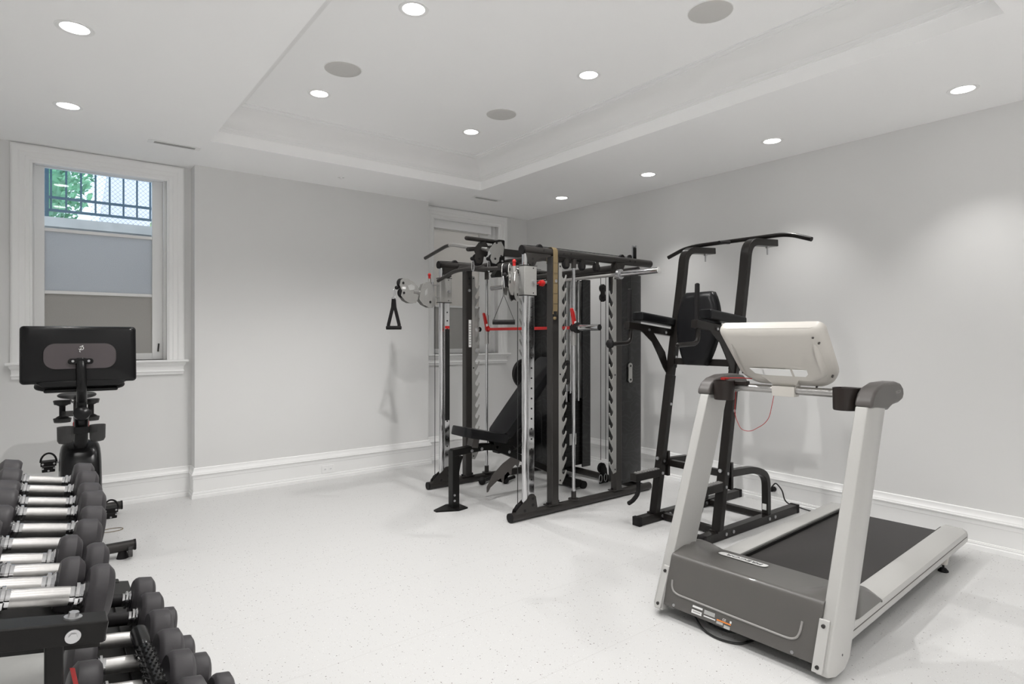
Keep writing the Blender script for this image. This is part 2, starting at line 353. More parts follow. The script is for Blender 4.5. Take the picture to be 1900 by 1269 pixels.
mould(tl, cprof, True, [('trim_1', [0]), ('trim_2', [1]), ('trim_3', [2]), ('trim_4', [3])], TRIM)
# windows
def window(num, wx, gx, rails, frost, label):
    e = thing('window_%d' % num, None, None, ((wx[0]+wx[1])/2, YW, WZ[0])); struct(e)
    x0, x1 = wx; z0, z1 = WZ; zt = 2.753
    # casing: mitred profile (outward from opening, proud of wall)
    prof = [(-.006, .0), (-.006, .012), (.006, .017), (.010, .022), (.034, .022), (.040, .027), (.070, .027), (.078, .033), (.088, .036), (.112, .036), (.122, .030), (.126, .022), (.126, 0)]
    path = [(x0, z0), (x0, zt), (x1, zt), (x1, z0)]; dirs = [(-1, 0), (-1, 1), (1, 1), (1, 0)]
    rings = [[(px+dx*d, YW-t, pz+dz*d) for d, t in prof] for (px, pz), (dx, dz) in zip(path, dirs)]
    q = len(prof)
    b = MB()
    for i in range(3): b.poly(rings[i]+rings[i+1], [(k, k+1, q+k+1, q+k) for k in range(q-1)])
    bmesh.ops.remove_doubles(b.bm, verts=b.bm.verts, dist=1e-5)
    b.build('casing', TRIM, e, angle=25)
    # stool and apron
    s = MB(); sx0, sx1 = x0-.155, x1+.155
    sp = [(0, 1.200), (-.058, 1.200), (-.064, 1.196), (-.064, 1.186), (-.058, 1.180), (-.05, 1.178), (0, 1.178)]
    s.loft([[(sx0+max(0, .0), YW+a+0.0, z) for a, z in sp], [(sx1, YW+a, z) for a, z in sp]])
    s.box((x0, YW-.005, 1.178), (x1, YW+.17, 1.2))
    s.build('sill', TRIM, e, angle=30)
    ap = MB(); pr_ = [(0, 1.178), (-.045, 1.178), (-.045, 1.168), (-.038, 1.158), (-.024, 1.145), (-.020, 1.125), (-.020, 1.110), (-.028, 1.106), (-.028, 1.098), (-.020, 1.094), (-.018, 1.075), (0, 1.072)]
    ap.loft([[(sx0+.02+(.045+a)*0.6, YW+a, z) for a, z in pr_], [(sx1-.02-(.045+a)*0.6, YW+a, z) for a, z in pr_]])
    ap.build('apron', TRIM, e, angle=30)
    yg = YW+.15
    # jamb stops + sash frame
    f = MB(); f.box((x0, YW+.06, z0), (x0+.022, YW+.20, z1)); f.box((x1-.022, YW+.06, z0), (x1, YW+.20, z1)); f.box((x0, YW+.06, z1-.014), (x1, YW+.20, z1))
    f.build('jamb_liner', TRIM, e, bevel=.003)
    f = MB(); gz0 = 1.256
    f.box((x0+.022, yg-.025, z0), (gx[0], yg+.02, z1-.014)); f.box((gx[1], yg-.025, z0), (x1-.022, yg+.02, z1-.014))
    f.box((gx[0], yg-.025, z0), (gx[1], yg+.02, gz0)); f.box((gx[0], yg-.025, zt+.002), (gx[1], yg+.02, z1-.014))
    f.build('sash_frame', TRIM, e, bevel=.004)
    for (a, c) in rails: MB().box((gx[0], yg-.02, a), (gx[1], yg+.015, c)).build('glazing_bar', TRIM, e, bevel=.003)
    edges = [zt+.002]+[v for (a, c) in rails for v in (c, a)]+[gz0]
    for k in range(0, len(edges), 2):
        m = frost[k//2]; nm = 'clear_pane' if m is CLEAR else 'frosted_pane'
        MB().box((gx[0], yg-.004, edges[k+1]), (gx[1], yg+.002, edges[k])).build(nm, m, e, smooth=False)
    return e
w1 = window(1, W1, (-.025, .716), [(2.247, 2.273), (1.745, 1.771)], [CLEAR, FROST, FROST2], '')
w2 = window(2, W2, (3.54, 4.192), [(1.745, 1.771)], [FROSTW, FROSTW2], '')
# roller shade cassette and cord on the windows
MB().box((-.086, YW+.03, 1.40), (-.080, YW+.036, 2.74)).box((-.088, YW+.028, 1.45), (-.078, YW+.038, 1.55)).build('shade_cord', WHITEP, w1)
MB().box((3.47, YW+.03, 2.655), (4.30, YW+.09, 2.76)).build('roller_shade', WHITEP, w2, bevel=.004)
MB().box((3.50, YW+.055, 2.640), (4.27, YW+.075, 2.655)).build('shade_bar', GRILLE, w2)
MB().cyl((.760, YW+.12, 1.27), (.765, YW+.115, 1.34), .006).build('sash_latch', GUN, w1)
# ================================================================ OUTSIDE
tag(MB().box((-6, 7.2, -.2), (12, 7.5, 2.45)).box((-6, 7.17, 2.45), (12, 7.5, 2.54)).build('retaining_wall', CONC, smooth=False), 'grey concrete wall behind the left window, fence standing on it', 'wall')
tag(MB().box((-6, YT, -.3), (12, 7.2, .6)).build('window_well_floor', CONC, smooth=False), None, None, kind='structure')
tag(MB().box((-12, 7.5, 2.2), (16, 30, 2.5)).build('outdoor_paving', PAVE, smooth=False), None, None, kind='structure')
fe = thing('iron_fence', 'dark blue iron picket fence on the concrete wall outside the left window', 'fence', (0.4, 7.3, 2.54))
for i in range(11):
    x = -.335+.118*(i)
    if i == 2: continue
    MB().box((x-.008, 7.292, 2.62), (x+.008, 7.308, 3.7)).build('picket', NAVY, fe)
MB().box((-.075-.018+.06, 7.28, 2.54), (-.075+.018+.06, 7.32, 3.75)).build('post', NAVY, fe)
for z in (2.625, 2.748, 3.6): MB().box((-1.5, 7.288, z-.012), (3.0, 7.312, z+.012)).build('rail', NAVY, fe)
for o in [c for c in bpy.data.objects if c.parent == fe and c.name.startswith('picket')]: pass
cl = MB()
for k in range(-12, 60):
    x = .30+k*.045
    for s in (1, -1):
        pts = []
        L = 1.0; xa, xb = x, x+s*L
        lo, hi = .34, 2.3
        za, zb = 2.54, 3.54
        t0, t1 = 0, 1
        if s > 0: t0 = max(0, (lo-xa)/L); t1 = min(1, (hi-xa)/L)
        else: t0 = max(0, (xa-hi)/L); t1 = min(1, (xa-lo)/L)
        if t1-t0 < .02: continue
        cl.cyl((xa+s*L*t0, 7.42, za+t0), (xa+s*L*t1, 7.42, za+t1), .0014, n=5, caps=False)
tag(cl.build('chain_link_fence', WIRE), 'thin diamond wire mesh fence behind the iron pickets', 'fence')
def bush(c, r, n, m, label, name='leafy_bush', sz=.045):
    b = MB()
    for i in range(n):
        th = random.uniform(0, 2*math.pi); ph = math.acos(random.uniform(-1, 1)); rr = r*random.uniform(.55, 1.0)
        p = V(c)+V(rr*math.sin(ph)*math.cos(th), rr*math.sin(ph)*math.sin(th), rr*.8*math.cos(ph))
        a = V(random.gauss(0,1), random.gauss(0,1), random.gauss(0,1)).normalized(); u = a.orthogonal().normalized(); v = a.cross(u); s = sz*random.uniform(.6, 1.3)
        b.poly([p-u*s, p-v*s*.45, p+u*s, p+v*s*.45], [(0,1,2,3)])
    b.ball(c, r*.78, n=12)
    tag(b.build(name, m, smooth=False), label, 'plant')
bush((-.55, 9.0, 3.3), 1.0, 8000, LEAF, 'dense green tree seen at the left of the upper window pane')
bush((-.30, 7.85, 2.62), .16, 500, LEAF2, 'low yellow-green shrub behind the fence at far left')
bush((1.10, 8.0, 2.62), .20, 600, LEAF2, 'low light green shrub at the right behind the wire mesh')
tag(MB().poly([(.50, 10.2, 2.5), (3.4, 10.2, 2.5), (3.4, 10.2, 5.0), (.85, 10.2, 5.0), (.50, 10.6, 2.5), (3.4, 10.6, 2.5), (3.4, 10.6, 5.0), (.85, 10.6, 5.0)],
     [(0,1,2,3), (4,7,6,5), (0,4,5,1), (1,5,6,2), (2,6,7,3), (3,7,4,0)]).build('garden_wall', PAVE, smooth=False), 'pale bluish wall with a slanted left edge beyond the fence', 'wall')
# ================================================================ CEILING FITTINGS
def downlight(x, y, z, label):
    t = thing('recessed_light', label, 'ceiling light', (x, y, z), 'recessed ceiling lights')
    MB().lathe((x, y, z), (0, 0, -1), [(-.0005, .082), (.003, .080), (.004, .066), (.002, .060), (-.0005, .060)]).build('trim_ring', TRIM, t)
    MB().lathe((x, y, z), (0, 0, -1), [(0.0, .0), (0.0, .060), (.0012, .059), (.0014, 0)]).build('lens', LENS, t)
    return t
visible = {(0.10, 3.57): 'round recessed light at upper left, nearer of the two over the bike side', (0.10, 4.80): 'round recessed light at far left, close to the window',
 (1.555, 2.87): 'round recessed tray-ceiling light cut close to the top edge of the photo', (1.555, 4.29): 'round recessed tray light beside the left ceiling speaker', (2.88, 4.29): 'round recessed tray light nearest the inner tray corner',
 (2.88, 2.87): 'round recessed tray light right of centre between two speakers', (4.35, 4.74): 'smallest recessed light, farthest along the right wall row', (4.35, 3.57): 'recessed light of right wall row above the pulley rack, second from the far corner',
 (4.35, 2.38): 'recessed light of right wall row above the pull-up bar', (4.35, 1.18): 'largest recessed light of the right wall row, near the right edge'}
for (x, y, z) in LIGHT_SPOTS:
    if (x, y) in visible: downlight(x, y, z, visible[(x, y)])
for x, y, lb in ((1.535, 3.80, 'round grey ceiling speaker left, beside the left tray light'), (2.84, 3.80, 'round grey ceiling speaker in the middle of the tray ceiling, smallest of the three'), (2.84, 1.905, 'large round grey ceiling speaker at the top edge, nearest the camera')):
    t = thing('ceiling_speaker', lb, 'speaker', (x, y, TRAY), 'ceiling speakers')
    MB().lathe((x, y, TRAY), (0, 0, -1), [(-.0005, 0), (-.0005, .122), (.003, .121), (.0035, .117), (.0035, 0)]).build('rim', TRIM, t)
    MB().lathe((x, y, TRAY), (0, 0, -1), [(.0035, 0), (.0035, .117), (.0055, .114), (.007, .08), (.0078, 0)]).build('grille', GRILLE, t)
for x, y, lb in ((.775, 5.27, 'long white slotted ceiling vent near the left window'), (3.735, 5.27, 'grey slotted ceiling vent near the corner by the right window')):
    t = thing('ceiling_vent', lb, 'vent', (x, y, CEIL), 'ceiling vents')
    MB().box((x-.18, y-.045, CEIL-.004), (x+.18, y+.045, CEIL)).build('frame', TRIM, t, bevel=.002)
    MB().box((x-.14, y-.022, CEIL-.0045), (x+.14, y+.022, CEIL-.0035)).build('opening', LABELG, t)
    for k in range(3): MB().obox((x, y-.014+.014*k, CEIL-.006), (.14, 0, 0), (0, .004, .002), (0, 0, .0006)).build('slat', TRIM, t)
t = MB().lathe((2.16, 5.39, CEIL), (0, 0, -1), [(0, .03), (.003, .029), (.004, .012), (.012, .010), (.013, 0)]).build('fire_sprinkler', WHITEP)
tag(t, 'small round flush sprinkler cover on the ceiling above the centre wall', 'sprinkler')
# outlets
def outlet(axis, c, label):
    t = thing('wall_outlet', label, 'outlet', c)
    x, y, z = c
    if axis == 'y':
        MB().box((x-.062, y-.006, z-.038), (x+.062, y+.0, z+.038)).build('cover_plate', TRIM, t, bevel=.003)
        for s in (-.028, .028):
            MB().box((x+s-.017, y-.0075, z-.014), (x+s+.017, y-.006, z+.014)).build('socket', WHITEP, t, bevel=.002)
            MB().box((x+s-.006, y-.0078, z-.006), (x+s-.004, y-.0074, z+.006)).box((x+s+.004, y-.0078, z-.006), (x+s+.006, y-.0074, z+.006)).build('slots', HOLE, t)
    else:
        MB().box((x-.006, y-.06, z-.036), (x, y+.06, z+.036)).build('cover_plate', TRIM, t, bevel=.003)
    return t
outlet('y', (2.17, YB-.0145, .100), 'white double outlet set in the baseboard of the centre wall')
outlet('x', (X1-.0145, 2.645, .120), 'white outlet in the right baseboard with black plug')
t = thing('appliance_cord', 'black power cord looping from the low outlet on the right wall', 'cord', (4.78, 2.6, 0))
MB().cyl((4.82, 2.62, .12), (4.775, 2.62, .12), .022, .018).cyl((4.775, 2.62, .12), (4.775, 2.612, .15), .009, .007).build('plug', RUB, t)
MB().tube(fillet([(4.775, 2.612, .15), (4.77, 2.58, .19), (4.765, 2.52, .14), (4.77, 2.50, .04), (4.80, 2.30, .008), (4.80, 2.1, .007)], .06), .0055, n=10).build('cable', CABLE, t)
# ================================================================ TREADMILL (own frame: u along belt, n across, z up)
TM = thing('treadmill', 'grey and silver treadmill with tilted white console, belt running toward the right wall', 'treadmill', (2.6, 1.15, 0), rotz=R(2.8), local=True)
NC = .39
def mir(pts): return [(2*NC-a, b) for a, b in pts]
sec = [(-.03, .108), (-.032, .152), (-.026, .172), (-.006, .186), (.085, .190), (.095, .186), (.095, .14), (.03, .092), (-.015, .092)]
for s in (0, 1):
    q = sec if s == 0 else mir(sec)
    r = MB().prism(q, 'x', -.02, 1.96).build('side_rail', SILV, TM, bevel=.004)
    nx = -.034 if s == 0 else 2*NC+.034
    MB().box((.1, min(nx, nx+.003), .143), (1.95, max(nx, nx+.003), .146)).build('seam', GRIP, r)
    MB().box((.2, .096 if s == 0 else 2*NC-.108, .10), (1.95, .108 if s == 0 else 2*NC-.096, .176)).build('side_trim', BLACK, r)
    MB().prism([(a, b) for a, b in q], 'x', 1.96, 1.985).build('end_cap', SILV, TM, bevel=.008)
    ny = .012 if s == 0 else 2*NC-.012
    ft = MB().cyl((1.62, ny, .10), (1.62, ny, .045), .03, .022).build('rear_foot', CONS, TM)
    MB().cyl((1.62, ny, .045), (1.62, ny, .02), .006).cyl((1.62, ny, .022), (1.62, ny, .008), .014, .026).cyl((1.62, ny, .008), (1.62, ny, 0), .027).build('foot_pad', RUB, ft)
    MB().cyl((.12, ny+(.03 if s == 0 else -.03), .035), (.12, ny+(.055 if s == 0 else -.055), .035), .035).build('transport_wheel', RUB, TM)
b = MB(); b.prism([(.25, .158), (1.91, .158), (1.94, .15), (1.95, .13), (1.94, .11), (1.91, .102), (.2, .102), (.2, .158)], 'y', .108, 2*NC-.108).build('belt', BELT, TM)
MB().box((.05, .09, .085), (1.85, 2*NC-.09, .10)).build('deck_frame', BLACK, TM)
# hood
def sm(t): t = max(0, min(1, t)); return t*t*(3-2*t)
def hood_top(n, t):
    e = sm((abs(n-NC)-.255)/.13)                # 0 centre .. 1 over the rails
    uend = .335+.125*e; zend = .244-.050*e
    u = -.045+(uend+.045)*t
    mid = .298+(zend-.298)*t
    side = .298+.030*math.sin(math.pi*min(1, t*1.15))*(1-t)**.3+(zend-.298)*(t**3.2)
    z = mid*(1-e)+side*e
    return u, z
rows = []
NN = 41
for j in range(NN):
    s = j/(NN-1); col = []
    def nn(u):       # the cover sits between the uprights, then widens over the rails behind them
        k = sm((u-.085)/.10); lo = .020-.052*k; return lo+(2*NC-2*lo)*s
    edge = min(s, 1-s)*.76; drop = .022*max(0, 1-edge/.035)**2
    for (u, z) in ((-.128, .062), (-.127, .072), (-.108, .13), (-.085, .20), (-.064, .268), (-.059, .284), (-.052, .295)): col.append((u, nn(u), z))
    for k in range(0, 17):
        u, z = hood_top(NC+(s-.5)*.80, k/16); col.append((u, nn(u), z-(drop*sm((u-.05)/.1))))
    u, z = hood_top(NC+(s-.5)*.80, 1); col.append((u+.004, nn(u), z-.02)); col.append((u+.002, nn(u), .165))
    rows.append(col)
q = len(rows[0]); hb = MB(); vs = [p for r in rows for p in r]; fs = []
for j in range(NN-1):
    for k in range(q-1): fs.append((j*q+k, j*q+k+1, (j+1)*q+k+1, (j+1)*q+k))
hb.poly(vs, fs)
for j in (0, NN-1):   # side skirts
    col = rows[j]; hb.poly(col+[(p[0], p[1], min(p[2], .175) if p[0] > .10 else (.09 if p[0] > -.09 else p[2])) for p in col], [(k, k+1, q+k+1, q+k) for k in range(q-1)])
bmesh.ops.remove_doubles(hb.bm, verts=hb.bm.verts, dist=1e-5)
HO = hb.build('motor_hood', HOOD, TM, angle=45)
MB().box((-.118, .0, .056), (.15, 2*NC, .064)).build('hood_underside', BLACK, TM)
A = V(-.128, 0, .062); B = V(-.058, 0, .283); UPF = (B-A).normalized(); NF = V(0, -1, 0).cross(UPF)    # right x up = outward
if NF.x > 0: NF = -NF
def fp(n, h, o=.003): p = A+UPF*h+NF*o; return V(p.x, n, p.z)
gl = [fp(.73, .125), fp(.727, .095), fp(.715, .075), fp(.69, .066), fp(.40, .062), fp(.16, .060), fp(.13, .062), fp(.108, .074), fp(.098, .10), fp(.094, .145)]
MB().tube(fillet(gl, .02, 4), .0048, n=8).build('hood_accent_line', HOODL, HO)
def label_rect(n0, n1, h0, h1, m, nm, par=None, o=.0035):
    c = (fp(n0, h0, o)+fp(n1, h1, o))/2
    return MB().obox(c, V(0, (n1-n0)/2, 0), UPF*((h1-h0)/2), NF*.0005).build(nm, m, par or HO, smooth=False)
for args in ((.598, .545, .038, .047, LABELW), (.600, .547, .012, .028, LABELW), (.535, .475, .016, .021, LABELW), (.535, .480, .028, .046, LABELG), (.468, .435, .008, .019, LABELG), (.430, .400, .000, .014, LABELG), (.468, .398, .021, .027, ORANGE)):
    label_rect(*args, 'sticker')
label_rect(.594, .553, .018, .024, LABELG, 'barcode', o=.0042)
for z0, tx in ((.034, 'CE'),): text_mb(tx, .014, frame_mat(fp(.432, .034, .004), (0, -1, 0), UPF)).build('ce_mark', LABELW, HO, smooth=False)
MB().obox(fp(.40, .034, .004), (0, .004, 0), UPF*.005, NF*.0005).build('sticker', LABELW, HO, smooth=False)
for n in (.70, .12): MB().cyl(fp(n, .012, 0), fp(n, .012, .004), .007).build('screw', BOLT, HO)
# badge on the hood, readable from the belt
def htp(n, t, o=0.0): u, z = hood_top(n, t); return V(u, n, z+o)
bt0, bt1 = .60, .84
p0 = htp(.50, bt0); p1 = htp(.50, bt1); bup = (p0-p1).normalized(); bc = (p0+p1)/2+V(0, 0, .003)
bx = V(0, 1, 0); bn = bx.cross(bup)
bc = V(bc.x, .53, bc.z)
Mb = frame_mat(bc, bx, bup)
pts = rrect(.255, .062, .022)
bd = MB().loft([[V(x, y, 0) for x, y in pts], [V(x, y, .0025) for x, y in pts]]).xf(Mb).build('name_badge', LABELW, HO)
text_mb('PRECOR', .046, Mb @ Matrix.Translation((-.008, 0, .003)), sx=1.12).build('lettering', INK, bd, smooth=False)
# uprights
def uf(z): return -.165+.415*z
for s in (0, 1):
    n0, n1 = ((-.046, .022) if s == 0 else (2*NC-.022, 2*NC+.046))
    b = MB(); secs = []
    for z in (.03, .06, .5, 1.085):
        k = .0 if z > .04 else .03
        u0, u1 = uf(z)+k*.5, uf(z)+.205-k*1.2
        out = n0 if s == 0 else n1; inn = n1 if s == 0 else n0; d = .018 if s == 0 else -.018
        ring = [(u0, inn, z), (u0, out+d, z), (u0+.035, out, z), (u1-.03, out, z), (u1, out+d, z), (u1, inn, z)]
        secs.append(ring)
    b.loft(secs); up = b.build('upright', SILV, TM, bevel=.006)
    # cover plate with two screws at the foot
    pn0, pn1 = ((-.012, .030) if s == 0 else (2*NC-.020, 2*NC+.014))
    pz = (.045, .235)
    pl = MB().poly([(uf(pz[0])-.012, pn0, pz[0]), (uf(pz[0])-.012, pn1, pz[0]), (uf(pz[1])-.010, pn1, pz[1]), (uf(pz[1])-.010, pn0, pz[1]),
                    (uf(pz[0])+.05, pn0, pz[0]), (uf(pz[0])+.05, pn1, pz[0]), (uf(pz[1])+.05, pn1, pz[1]), (uf(pz[1])+.05, pn0, pz[1])],
                   [(0,1,2,3), (4,7,6,5), (0,4,5,1), (1,5,6,2), (2,6,7,3), (3,7,4,0)]).build('cover_plate', SILV, up, bevel=.003)
    for z in (.065, .212):
        u = uf(z)-.012; MB().cyl((u+.004, (pn0+pn1)/2, z), (u-.003, (pn0+pn1)/2, z), .008).build('screw', GUN, pl)
    MB().cyl((uf(.06)+.1, n0-.001 if s == 0 else n1+.001, .10), (uf(.06)+.1, n0+.004 if s == 0 else n1-.004, .10), .005).build('screw', GUN, up)
    cp = [(.282, 1.083), (.290, 1.112), (.318, 1.146), (.365, 1.170), (.45, 1.186), (.60, 1.186), (.665, 1.174), (.702, 1.150), (.712, 1.120), (.694, 1.094), (.640, 1.082), (.560, 1.077), (.515, 1.066), (.492, 1.058)]
    g = MB().prism(cp, 'y', n0-.004, n1+.004).build('hand_grip', GRIP, TM, bevel=.014, seg=3)
    if s == 0:
        text_mb('PRECOR', .020, frame_mat((.62, n0-.0045, 1.135), (1, 0, .04), (0, 0, 1))).build('lettering', HOODL, g, smooth=False)
# cross bar, cups
MB().cyl((.40, .01, 1.128), (.40, 2*NC-.01, 1.128), .021).build('cross_bar', STEEL, TM)
for s in (0, 1):
    n = .085 if s == 0 else .700
    cb = MB(); R1 = .054
    cb.lathe((.345, n, 1.058), (0, 0, 1), [(0, .0), (0, R1*.93), (.006, R1*.97), (.104, R1), (.104, R1-.005), (.01, R1-.008), (.01, 0)])
    nn = n-.05 if s == 0 else n+.05
    cb.box((.355, min(nn, n), 1.10), (.41, max(nn, n), 1.155))
    cb.build('cup_holder', CUP, TM)
    m2 = MB(); nn2 = n+(-.02 if s == 0 else -.10)
    m2.obox((.39, n-.055 if s else n-.03, 1.15), (.02, 0, 0), (0, .06, 0), (0, 0, .012)).build('cup_arm', CUP, TM, bevel=.006)
# console: slanted shell
cb0 = V(.475, NC, 1.160); ct0 = V(.205, NC, 1.458); cu = (ct0-cb0).normalized(); LN = (ct0-cb0).length; cn = V(0, 1, 0).cross(cu)
if cn.x > 0: cn = -cn     # cn points back toward the camera side
def cpnt(a, h, o): return cb0+V(0, a, 0)+cu*h+cn*o      # a: across, h: along slope
def outline(k):
    w = .262; rt, rb = .035, .115
    pts = []
    hb_, ht = .0, LN
    pts += [(w-rt+rt*math.cos(R(t)), ht-rt+rt*math.sin(R(t))) for t in range(0, 91, 15)]
    pts += [(-w+rt+rt*math.cos(R(t)), ht-rt+rt*math.sin(R(t))) for t in range(90, 181, 15)]
    pts += [(-w+rb+.012+rb*math.cos(R(t)), hb_+rb+rb*math.sin(R(t))) for t in range(180, 271, 10)]
    pts += [(w-rb-.012+rb*math.cos(R(t)), hb_+rb+rb*math.sin(R(t))) for t in range(270, 361, 10)]
    c = (0, LN/2)
    return [(c[0]+(x-c[0])*k, c[1]+(y-c[1])*k) for x, y in pts]
sh = MB(); lay = [(1.0, -.02), (1.0, .0), (.995, .010), (.97, .022), (.90, .034), (.80, .040)]
sh.loft([[cpnt(x, y, o) for x, y in outline(k)] for k, o in lay])
CO = sh.build('console', CONS, TM, angle=50)
sc_ = MB().obox(cpnt(0, LN*.6, -.022), (0, .19, 0), cu*.12, cn*.002).build('display', SCR, CO)
w_, h0_, h1_ = .205, .088, LN-.003
ph = [(w_-.07+.07*math.cos(R(t)), h0_+.07+.07*math.sin(R(t))) for t in range(-90, 1, 10)]
ph2 = ph+[(w_, h) for h in (.20, .25, .30, .35, h1_)]+[(-w_, h) for h in (h1_, .35, .30, .25, .20)]+[(-x, y) for x, y in reversed(ph)]
tp_ = lambda y, o: o*(1-.72*sm((y-.20)/(LN-.20)))
MB().loft([[cpnt(x*1.10, y-.018 if y < .2 else y, tp_(y, .028)+.006*(y > .2)) for x, y in ph2], [cpnt(x*1.04, y-.006 if y < .2 else y, tp_(y, .056)+.004*(y > .2)) for x, y in ph2], [cpnt(x, y, tp_(y, .066)+.003*(y > .2)) for x, y in ph2]]).build('rear_housing', CONS, CO, angle=60)
for a0, a1, cut in ((.150, .090, 1), (.088, -.060, 0), (-.072, -.140, -1)):
    hb2, ht2 = .118, .163
    if cut == 1: pp = [(a0, ht2), (a1-.012, ht2), (a1-.012, hb2), (a0-.020, hb2+.010)]
    elif cut == -1: pp = [(a0, ht2), (a1, ht2), (a1, hb2+.018), (a1+.016, hb2), (a0, hb2)]
    else: pp = [(a0, ht2), (a1, ht2), (a1, hb2), (a0, hb2)]
    MB().loft([[cpnt(x, y, .064) for x, y in pp], [cpnt(x, y, .0675) for x, y in pp]]).build('bright_insert', WHITEP, CO, smooth=False)
for a, h, in ((-.215, LN-.05), (-.232, LN-.085), (-.235, .10), (.22, .10), (-.14, .02)):
    MB().cyl(cpnt(a, h, .030), cpnt(a, h, .042), .005).build('screw', GRIP, CO)
nk = MB(); rr = []
for h, wd, o0, o1 in ((.112, .110, .0, .066), (.095, .085, .0, .069), (.06, .064, .0, .070), (.02, .060, -.005, .07)):
    rr.append([cpnt(a, h, o) for a, o in ((wd, o0), (wd, o1), (-wd, o1), (-wd, o0))])
p = V(.40, NC, 1.128)
rr.append([p+V(dx, a, dz) for a, dx, dz in ((.058, .035, .02), (.058, -.034, .02), (-.058, -.034, .02), (-.058, .035, .02))])
rr.append([p+V(dx, a, dz) for a, dx, dz in ((.056, .026, -.032), (.056, -.030, -.032), (-.056, -.030, -.032), (-.056, .026, -.032))])
nk.loft(rr); nk.build('console_neck', CONS, CO, bevel=.008, seg=3)
MB().tube(fillet([(.37, .645, 1.105), (.345, .64, .98), (.34, .60, .905), (.345, .55, .90), (.36, .46, .96), (.38, .44, 1.10)], .08, 8), .0016, n=8).build('safety_cord', RED, TM)
MB().tube(fillet([(.345, .70, 1.168), (.33, .66, 1.178), (.36, .60, 1.18), (.40, .57, 1.175)], .03), .0025, n=8).obox((.35, .70, 1.172), (.02, 0, 0), (0, .012, 0), (0, 0, .006)).build('safety_clip', RED, TM)
MB().tube(fillet([(-.03, .66, .07), (-.06, .63, .03), (-.12, .54, .006), (-.14, .45, .006), (-.11, .36, .006), (.0, .32, .02)], .06, 6), .0055, n=8).build('power_lead', CABLE, TM)
MB().tube(fillet([(.0, .66, .07), (-.02, .60, .006), (-.05, .50, .006), (-.02, .42, .006), (.05, .38, .02)], .06, 6), .0045, n=8).build('power_lead', CABLE, TM)

